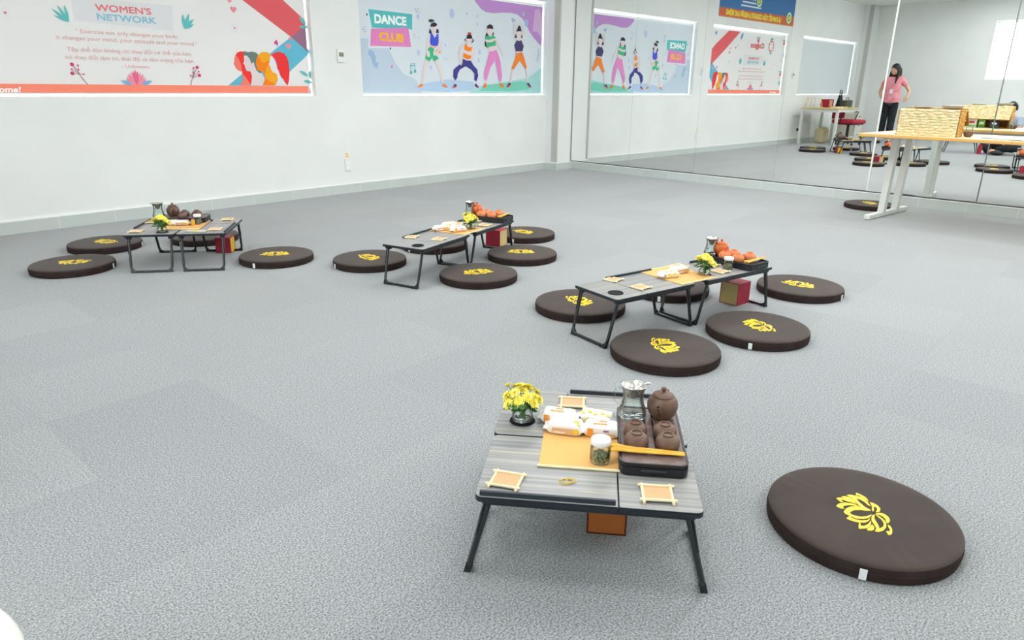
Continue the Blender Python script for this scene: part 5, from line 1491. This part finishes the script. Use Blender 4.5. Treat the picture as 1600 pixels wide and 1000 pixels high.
# wooden rack
t = thing('wooden_rack', 'pale wooden display rack at the left of the side table, seen in the mirror', 'rack', S_(.51, 5.86, TT), R1)
for x in (0, -.08):
    mb = MB(); mb.tube([(x, 0, .0), (x, -.05, .19)], .006, 6); mb.tube([(x, -.34, .0), (x, -.29, .19)], .006, 6); mb.build('side_frame', M['tanwood'], t)
for y, z in ((-.05, .19), (-.17, .19), (-.29, .19), (-.02, .01), (-.33, .01)): MB().tube([(0, y, z), (-.08, y, z)], .006, 6).build('rail', M['tanwood'], t)
for y in (-.13, -.21): MB().tube([(0, y, .01), (0, y, .19)], .006, 6).build('upright', M['tanwood'], t)
for i, (s, n, w, d, m, lb) in enumerate(((.10, 5.35, .22, .16, 'straw', 'flat woven tray of dried herbs amid the side table'), (-.085, 5.30, .11, .12, 'tanwood', 'small wooden tray on the side table near its front edge'), (.30, 5.32, .14, .12, 'straw', 'small flat woven tray near the wooden rack'))):
    t = thing('flat_tray', lb + ', seen in the mirror', 'tray', S_(s, n, TT), R1, 'flat trays on the side table')
    MB().bbox((0, 0, .012), (w, d, .024), .004, 1).build('tray_body', M[m], t)
    tl = MB()
    r_ = random.Random(i)
    for k in range(14): tl.ball((r_.uniform(-w * .4, w * .4), r_.uniform(-d * .4, d * .4), .026), (.012, .009, .006), 6, 4)
    o = tl.build('dried_herbs', M['tealeaf'] if i != 2 else M['straw'], t); o['kind'] = 'stuff'
t = thing('cardboard_box', 'tan and red cardboard box at the back of the side table, seen in the mirror', 'box', S_(-.22, 5.70, TT), R1 + .1)
MB().bbox((0, 0, .08), (.20, .18, .16), .006, 1).build('carton', M['redcloth'], t)
MB().bbox((.02, -.0915, .075), (.12, .003, .14), .001, 1).build('front_panel', mat('tan_card', '#d0a27e', .7), t)
t = thing('handbag', 'dark olive handbag lying on the side table, seen in the mirror', 'bag', S_(-.30, 5.33, TT), R1 + .1)
MB().bbox((0, 0, .075), (.27, .12, .15), .03, 3, smooth=True).build('bag_body', M['olive'], t)
MB().tube([(-.06, 0, .14), (-.04, 0, .20), (.04, 0, .20), (.06, 0, .14)], .006, 6).build('strap', M['olive'], t)
t = thing('tote_bag', 'black pointed tote bag standing behind the olive handbag, seen in the mirror', 'bag', S_(-.43, 5.53, TT), R1)
MB().add([(-.09, -.05, 0), (.09, -.05, 0), (.09, .05, 0), (-.09, .05, 0), (-.07, -.01, .24), (.07, -.01, .24), (.07, .01, .24), (-.07, .01, .24)], [(3, 2, 1, 0), (4, 5, 6, 7), (0, 1, 5, 4), (1, 2, 6, 5), (2, 3, 7, 6), (3, 0, 4, 7)]).build('bag_body', M['tote'], t)
for x in (-.045, .045): MB().tube([(x - .02, 0, .23), (x - .005, 0, .34), (x + .008, 0, .35), (x + .02, 0, .23)], .006, 6).build('strap', M['tote'], t)
t = thing('green_packet', 'small bright green packet in front of the olive handbag, seen in the mirror', 'packet', S_(-.22, 5.22, TT), R1)
MB().bbox((0, 0, .012), (.10, .06, .024), .008, 2).build('packet_body', M['green'], t)
# red office chair
t = thing('office_chair', 'red upholstered chair with black frame under the side table, seen in the mirror', 'chair', S_(-.08, 5.15), R1 + .15)
MB().bbox((0, 0, .46), (.50, .46, .08), .03, 3, smooth=True).build('seat', M['redcloth'], t)
MB().bbox((0, 0, .412), (.42, .40, .02), .006, 1).build('seat_pan', M['maroon'], t)
MB().bbox((0, .245, .60), (.42, .05, .18), .02, 3, smooth=True).build('backrest', M['redcloth'], t)
MB().tube([(0, 0, .41), (0, 0, .10)], .028, 12).build('gas_column', M['dark'], t)
for k in range(5):
    a = 2 * pi * k / 5 + .3
    lg = MB().tube([(0, 0, .12), (.13 * cos(a), .13 * sin(a), .10), (.26 * cos(a), .26 * sin(a), .06)], [.018, .014, .011], 8).build('leg', M['dark'], t)
    MB().lathe([(0, -.012), (.024, -.012), (.026, 0), (.024, .012), (0, .012)], 16).build('castor', M['dark'], lg).matrix_local = Matrix.Translation((.26 * cos(a), .26 * sin(a), .027)) @ Matrix.Rotation(a, 4, 'Z') @ Matrix.Rotation(pi / 2, 4, 'X')
for sx in (-1, 1): MB().tube([(sx * .22, .05, .42), (sx * .28, .03, .50), (sx * .28, -.02, .64), (sx * .28, .12, .66)], .011, 8).build('armrest', M['dark'], t)
t = thing('drawer_cabinet', 'cream metal drawer cabinet right of the side table, seen in the mirror', 'cabinet', S_(-1.02, 5.55), R1)
MB().bbox((0, 0, .30), (.40, .50, .60), .006, 1).build('cabinet_body', M['cream'], t)
for k in range(3):
    d = MB().bbox((0, -.2525, .12 + k * .185), (.38, .012, .17), .003, 1).build('drawer', M['cream'], t)
    MB().bbox((0, -.262, .16 + k * .185), (.10, .008, .012), .003, 1).build('handle', M['dark'], d)
t = thing('canvas_sack', 'cream canvas sack on the floor below the side table, seen in the mirror', 'sack', S_(-.22, 5.72), R1)
MB().bbox((0, 0, .15), (.34, .18, .30), .05, 4, smooth=True).build('sack_body', M['creamcloth'], t)
MB().bbox((0, 0, .305), (.22, .10, .03), .012, 3, smooth=True).build('folded_top', M['creamcloth'], t)

# extra low table seen edge-on below the desk in the mirror
o = dup(_tp, (-2.30, 2.02, .0005), R1 + 1.2, 'low folding table with nothing on it, edge-on under the long desk in the mirror', 'low folding tea tables')


# ------------------------------------------------------------------ people
def skin_mesh(name, chain, mat_, parent, sub=2):
    """chain: list of (point, (rx, ry), parent index); grown with the Skin modifier and baked"""
    me = bpy.data.meshes.new(name)
    me.from_pydata([c[0] for c in chain], [(i, c[2]) for i, c in enumerate(chain) if c[2] is not None], [])
    o = bpy.data.objects.new(name, me); COL.objects.link(o)
    o.modifiers.new('skin', 'SKIN').use_smooth_shade = True
    if not me.skin_vertices:
        bpy.context.view_layer.update()
    for i, c in enumerate(chain):
        me.skin_vertices[0].data[i].radius = c[1]; me.skin_vertices[0].data[i].use_root = (i == 0)
    o.modifiers.new('sub', 'SUBSURF').levels = sub
    dg = bpy.context.evaluated_depsgraph_get(); dg.update()
    nm = bpy.data.meshes.new_from_object(o.evaluated_get(dg)); nm.name = name
    o.modifiers.clear(); o.data = nm; bpy.data.meshes.remove(me)
    nm.materials.clear(); nm.materials.append(mat_)
    nm.polygons.foreach_set('use_smooth', [True] * len(nm.polygons))
    o.parent = parent; o.name = name
    return o


def loft(rings, n=20, cap=True):
    """rings: (center, rx, ry) stacked, ellipses in the x-y plane"""
    mb = MB(); vs = []; fs = []
    for c, rx, ry in rings:
        for k in range(n):
            a = 2 * pi * k / n; vs.append((c[0] + rx * cos(a), c[1] + ry * sin(a), c[2]))
    for i in range(len(rings) - 1):
        for k in range(n): fs.append((i * n + k, i * n + (k + 1) % n, (i + 1) * n + (k + 1) % n, (i + 1) * n + k))
    if cap: fs.append(tuple(reversed(range(n)))); fs.append(tuple(range((len(rings) - 1) * n, len(rings) * n)))
    return mb.add(vs, fs, 0, True)


def head(parent, c, yaw, hair_long=True, tilt=0.0):
    """head with eyes, nose, mouth, ears; faces local -y, c = centre of the skull"""
    T = Matrix.Translation(c) @ Matrix.Rotation(yaw, 4, 'Z') @ Matrix.Rotation(tilt, 4, 'X')
    out = []
    mb = MB(); n, m = 28, 20; vs = []; fs = []
    for j in range(m + 1):
        ph = -pi / 2 + pi * j / m
        for k in range(n):
            a = 2 * pi * k / n; x, y, z = cos(ph) * cos(a), cos(ph) * sin(a), sin(ph)
            X, Y, Z = x * .074, y * .092, z * .108
            if z < 0: X *= 1 - .34 * (-z) ** 1.5; Y = Y * (1 - .10 * (-z)) - .012 * (-z)          # jaw and chin
            if y < -.3: Y += .006 * (1 - min(1, abs(z) * 1.6))
            if abs(x) < .24 and y < 0: Y -= .020 * max(0, 1 - abs(x) / .24) * max(0, 1 - abs(z + .18) / .26)      # nose
            if abs(x) < .4 and y < 0: Y -= .005 * max(0, 1 - abs(z + .52) / .12)      # lips
            ex = min(abs(x - .36), abs(x + .36))
            if y < 0: Y += .007 * max(0, 1 - ex / .2) * max(0, 1 - abs(z - .02) / .14)    # eye sockets
            vs.append((X, Y, Z))
    for j in range(m):
        for k in range(n): fs.append((j * n + k, j * n + (k + 1) % n, (j + 1) * n + (k + 1) % n, (j + 1) * n + k))
    mb.add(vs, fs, 0, True, T)
    for sx in (-1, 1): mb.ball((sx * .072, .006, -.008), (.010, .018, .028), 10, 8, 0, T)
    return mb, T


def face_bits(parent, T):
    mb = MB()
    for sx in (-1, 1):
        mb.ball((sx * .028, -.0795, .001), (.013, .006, .0065), 10, 6, 0, T)
        mb.ball((sx * .028, -.0845, .001), (.0055, .003, .0058), 8, 6, 1, T)
        mb.tube([(sx * .014, -.087, .020), (sx * .028, -.0885, .025), (sx * .044, -.080, .020)], .0024, 5, 1, T)
    mb.tube([(-.020, -.085, -.0555), (0, -.0915, -.0530), (.020, -.085, -.0555)], [.002, .0046, .002], 6, 2, T)
    mb.build('face_features', [M['paper'], M['hair'], mat('lips', '#b8645a', .5)], parent)


def hand(mb, w, d, side, curl=.5, palm_n=Vector((0, -1, 0)), s=1.0):
    """five-fingered hand at wrist w, pointing along d; palm_n = palm normal"""
    d = d.normalized(); pn = (palm_n - d * palm_n.dot(d)).normalized(); sd = d.cross(pn).normalized() * side
    mb.tube([w - d * .01 * s, w + d * .03 * s, w + d * .065 * s, w + d * .082 * s], [.020 * s, .030 * s, .036 * s, .030 * s], 12, flat=.42)
    for i, (off, ln, st) in enumerate(((.026, .066, .078), (.009, .074, .083), (-.009, .069, .081), (-.026, .054, .074))):
        b = w + d * st * s + sd * off * s; pts = [b - d * .012 * s]; dd = d.copy(); p = b
        for k, f in enumerate((.45, .32, .23)):
            pts.append(p.copy()); p = p + dd * ln * f * s; dd = (dd * cos(curl * .75) + pn * sin(curl * .75)).normalized()
        pts.append(p); mb.tube(pts, [.0088 * s, .0086 * s, .0078 * s, .0070 * s, .0055 * s][:len(pts)], 8)
    b = w + d * .025 * s + sd * .028 * s; td = (d * .75 + sd * .65 + pn * .25).normalized()
    mb.tube([b - td * .01 * s, b + td * .028 * s, b + (td * .9 + d * .5).normalized() * .055 * s], [.012 * s, .0105 * s, .007 * s], 8)


def join_into(o, mb, mi_mat):
    """append extra geometry to a baked body so it stays one mesh"""
    bm = bmesh.new(); bm.from_mesh(o.data)
    vs = [bm.verts.new(v) for v in mb.v]
    for f in mb.f:
        try:
            q = bm.faces.new([vs[i] for i in f]); q.smooth = True
        except ValueError:
            pass
    bm.to_mesh(o.data); bm.free()


# --- woman in the pink blouse, standing by the far wall (seen in the mirror)
wp = Vector((-4.40, 2.26, 0))
wt = thing('person', 'person standing in a pink blouse, black trousers and lanyard, seen in the mirror', 'person', wp, 0)
# she faces the mirror, so in her own frame -y points to the mirror wall
wt.rotation_euler = (0, 0, math.atan2(n2.y, n2.x) + pi / 2 - .10)
# local: -y front, +x her left (mirror shows it swapped)
body = [
 ((0, 0, .88), (.135, .095), None),
 ((0, .004, 1.00), (.118, .082), 0), ((0, .0, 1.14), (.128, .088), 1), ((0, .006, 1.25), (.125, .085), 2), ((0, .012, 1.32), (.060, .055), 3), ((0, .010, 1.385), (.044, .046), 4), ((0, .0, 1.43), (.046, .05), 5),
 ((.135, .012, 1.285), (.052, .050), 3), ((.215, .05, 1.16), (.040, .040), 7), ((.262, .09, 1.03), (.034, .034), 8), ((.215, .02, .935), (.027, .026), 9), ((.165, -.04, .885), (.021, .018), 10),
 ((-.135, .012, 1.285), (.052, .050), 3), ((-.225, .05, 1.17), (.040, .040), 12), ((-.305, .07, 1.06), (.034, .034), 13), ((-.315, -.02, .995), (.027, .026), 14), ((-.300, -.09, .955), (.021, .018), 15),
 ((.075, 0, .80), (.082, .085), 0), ((.085, -.008, .48), (.056, .058), 17), ((.088, .01, .26), (.046, .05), 18), ((.088, .012, .085), (.034, .038), 19), ((.092, -.06, .035), (.036, .026), 20), ((.095, -.13, .026), (.034, .018), 21),
 ((-.075, 0, .80), (.082, .085), 0), ((-.075, -.012, .48), (.056, .058), 23), ((-.072, .01, .26), (.046, .05), 24), ((-.070, .012, .085), (.034, .038), 25), ((-.074, -.06, .035), (.036, .026), 26), ((-.078, -.13, .026), (.034, .018), 27)]
bo = skin_mesh('body', body, M['skin'], wt)
yaw = .75
hd, HT = head(wt, Vector((0, -.012, 1.475)), yaw, tilt=.12)
hand(hd, Vector((.165, -.04, .885)), Vector((-.75, -.35, -.45)), 1, .5, Vector((-.2, .9, 0)))
hand(hd, Vector((-.300, -.09, .955)), Vector((.15, -.8, -.55)), -1, .9, Vector((.6, .3, -.5)))
join_into(bo, hd, 0)
face_bits(wt, HT)
# hair: cap and long locks in front of the shoulders
mb = MB(); n, m = 28, 14; vs = []; fs = []
for j in range(m + 1):
    ph = -.35 + (pi / 2 + .35) * j / m
    for k in range(n):
        a = 2 * pi * k / n; fr = max(0, -sin(a))
        ph2 = max(ph, .42 * fr + (-.35) * (1 - fr) + (pi / 2 - .42 * fr + .35 * (1 - fr)) * j / m * 1.0 if fr > .35 else ph)
        ph2 = min(ph2, pi / 2)
        vs.append((cos(ph2) * cos(a) * .082, cos(ph2) * sin(a) * .101 + .004, sin(ph2) * .117 + .004))
for j in range(m):
    for k in range(n): fs.append((j * n + k, j * n + (k + 1) % n, (j + 1) * n + (k + 1) % n, (j + 1) * n + k))
mb.add(vs, fs, 0, True, HT)
for x0, y0, x1, y1, x2, y2, zz, r_ in ((.070, .02, .082, .0, .080, -.05, -.30, .030), (-.068, .02, -.080, .0, -.075, -.06, -.27, .028), (.05, .07, .06, .075, .05, .07, -.30, .036), (-.05, .07, -.06, .075, -.05, .07, -.30, .036), (0, .085, 0, .09, 0, .085, -.30, .04)):
    mb.tube([(x0, y0, .03), (x1, y1, -.06), ((x1 + x2) / 2, (y1 + y2) / 2, -.16), (x2, y2, zz)], [r_ * .8, r_, r_ * .95, r_ * .35], 10, 0, Matrix.Translation((0, -.012, 1.475)) @ Matrix.Rotation(yaw * .6, 4, 'Z'))
mb.build('hair', M['hair'], wt)
bl = skin_mesh('blouse', [((0, .002, .745), (.205, .150), None), ((0, .004, .92), (.178, .130), 0), ((0, -.006, 1.12), (.170, .125), 1), ((0, .004, 1.24), (.155, .108), 2), ((0, .012, 1.315), (.078, .068), 3),
    ((.135, .012, 1.285), (.072, .068), 3), ((.205, .042, 1.185), (.068, .064), 5), ((.218, .052, 1.150), (.056, .054), 6), ((-.135, .012, 1.285), (.072, .068), 3), ((-.215, .042, 1.190), (.068, .064), 8), ((-.230, .052, 1.160), (.056, .054), 9)], M['pink'], wt)
tr_ = skin_mesh('trousers', [((0, .002, .925), (.150, .112), None), ((.075, 0, .80), (.100, .102), 0), ((.085, -.006, .48), (.078, .080), 1), ((.090, .01, .20), (.072, .076), 2), ((.090, .012, .07), (.072, .076), 3),
    ((-.075, 0, .80), (.100, .102), 0), ((-.075, -.010, .48), (.078, .080), 5), ((-.072, .01, .20), (.072, .076), 6), ((-.072, .012, .07), (.072, .076), 7)], M['blackcloth'], wt)
for sx, cx in ((1, .093), (-1, -.076)): MB().add(*(lambda q: (q.v, q.f))(MB().ball((cx, -.055, .032), (.042, .115, .032), 16, 8)), 0, True).build('shoe', M['dark'], wt)
MB().tube([(-.055, -.045, 1.335), (-.03, -.108, 1.22), (0, -.122, 1.09), (.03, -.108, 1.22), (.055, -.045, 1.335)], .0035, 6).build('lanyard', M['bluecloth'], wt)
MB().bbox((0, -.126, 1.05), (.055, .005, .085), .002, 1).build('name_card', M['paper'], wt)

# --- person sitting on the floor beyond the basket (seen in the mirror)
sp = Vector((-1.98, 1.34, 0))
stt = thing('person', 'person sitting on the floor in grey-blue shirt and dark trousers, seen in the mirror', 'person', sp, math.atan2(n2.y, n2.x) + pi / 2 + .5)
seat_ch = [
 ((0, .05, .17), (.10, .09), None), ((0, .03, .30), (.115, .09), 0), ((0, -.02, .46), (.135, .10), 1), ((0, -.05, .58), (.13, .09), 2), ((0, -.075, .65), (.055, .055), 3), ((0, -.095, .71), (.046, .048), 4),
 ((.145, -.06, .60), (.052, .05), 3), ((.21, -.12, .45), (.040, .040), 6), ((.20, -.26, .34), (.032, .032), 7), ((.14, -.34, .30), (.022, .020), 8),
 ((-.145, -.06, .60), (.052, .05), 3), ((-.21, -.12, .45), (.040, .040), 10), ((-.20, -.26, .34), (.032, .032), 11), ((-.12, -.35, .30), (.022, .020), 12),
 ((.11, -.02, .14), (.085, .085), 0), ((.30, -.26, .17), (.070, .068), 14), ((.10, -.42, .085), (.050, .05), 15), ((-.06, -.44, .055), (.036, .036), 16), ((-.14, -.46, .045), (.034, .028), 17),
 ((-.11, -.02, .14), (.085, .085), 0), ((-.30, -.24, .17), (.070, .068), 19), ((-.12, -.34, .085), (.050, .05), 20), ((.03, -.33, .055), (.036, .036), 21), ((.11, -.34, .045), (.034, .028), 22)]
sb = skin_mesh('body', seat_ch, M['skin'], stt)
hd, HT = head(stt, Vector((0, -.125, .79)), -.3, tilt=.45)
hand(hd, Vector((.14, -.34, .30)), Vector((-.5, -.6, -.2)), 1, .6, Vector((0, 0, -1)))
hand(hd, Vector((-.12, -.35, .30)), Vector((.5, -.6, -.2)), -1, .6, Vector((0, 0, -1)))
join_into(sb, hd, 0)
face_bits(stt, HT)
mb = MB(); vs = []; fs = []
for j in range(m + 1):
    for k in range(n):
        a = 2 * pi * k / n; fr = max(0, -sin(a)); lo = .42 * fr - .5 * (1 - fr); ph2 = lo + (pi / 2 - lo) * j / m
        vs.append((cos(ph2) * cos(a) * .084, cos(ph2) * sin(a) * .103 + .004, sin(ph2) * .119 + .004))
for j in range(m):
    for k in range(n): fs.append((j * n + k, j * n + (k + 1) % n, (j + 1) * n + (k + 1) % n, (j + 1) * n + k))
mb.add(vs, fs, 0, True, HT); mb.build('hair', M['hair'], stt)
skin_mesh('shirt', [((0, .05, .13), (.185, .160), None), ((0, .03, .30), (.145, .118), 0), ((0, -.02, .46), (.150, .115), 1), ((0, -.05, .58), (.145, .105), 2), ((0, -.07, .645), (.07, .066), 3),
    ((.145, -.06, .60), (.070, .066), 3), ((.20, -.115, .47), (.060, .058), 5), ((-.145, -.06, .60), (.070, .066), 3), ((-.20, -.115, .47), (.060, .058), 7)], M['bluecloth'], stt)
skin_mesh('trousers', [((0, .06, .140), (.105, .115), None), ((.125, -.01, .135), (.110, .110), 0), ((.19, -.13, .155), (.105, .105), 1), ((.30, -.26, .175), (.090, .086), 2), ((.20, -.36, .130), (.078, .076), 3), ((.08, -.42, .090), (.066, .064), 4), ((-.03, -.44, .066), (.054, .052), 5),
    ((-.125, -.01, .135), (.110, .110), 0), ((-.19, -.12, .155), (.105, .105), 7), ((-.30, -.24, .175), (.090, .086), 8), ((-.21, -.30, .130), (.078, .076), 9), ((-.10, -.34, .090), (.066, .064), 10), ((.0, -.33, .066), (.054, .052), 11)], M['blackcloth'], stt)
for x, y, a in ((-.15, -.47, 1.3), (.12, -.35, -1.2)):
    q_ = MB().ball((0, 0, 0), (.045, .11, .04), 16, 8).build('shoe', M['dark'], stt); q_.location = (x, y, .045); q_.rotation_euler = (0, 0, a)
t = thing('red_bag', 'small red and orange bag on the floor beside the seated person, seen in the mirror', 'bag', (-1.95, 1.90, .0005), .4)
MB().bbox((0, 0, .08), (.07, .05, .16), .01, 2).build('bag_body', M['redcloth'], t); MB().bbox((.02, -.027, .09), (.03, .003, .08), .001, 1).build('orange_panel', M['wrap_o'], t)

# white shape at the lower left of the photo: the rim of a low round table
t = thing('round_table', 'low white round table, only its rim showing at the lower left corner', 'table', (-.98, .65, 0), 0)
MB().lathe([(0, .222), (.300, .222), (.306, .226), (.307, .240), (.303, .248), (.298, .25), (0, .25)], 64).build('table_top', mat('table_white', '#d6d8d0', 0.5), t)
for k in range(4):
    a = k * pi / 2 + .6; MB().tube([(.20 * cos(a), .20 * sin(a), .224), (.25 * cos(a), .25 * sin(a), .001)], .014, 10).build('leg', M['plastic_white'], t)
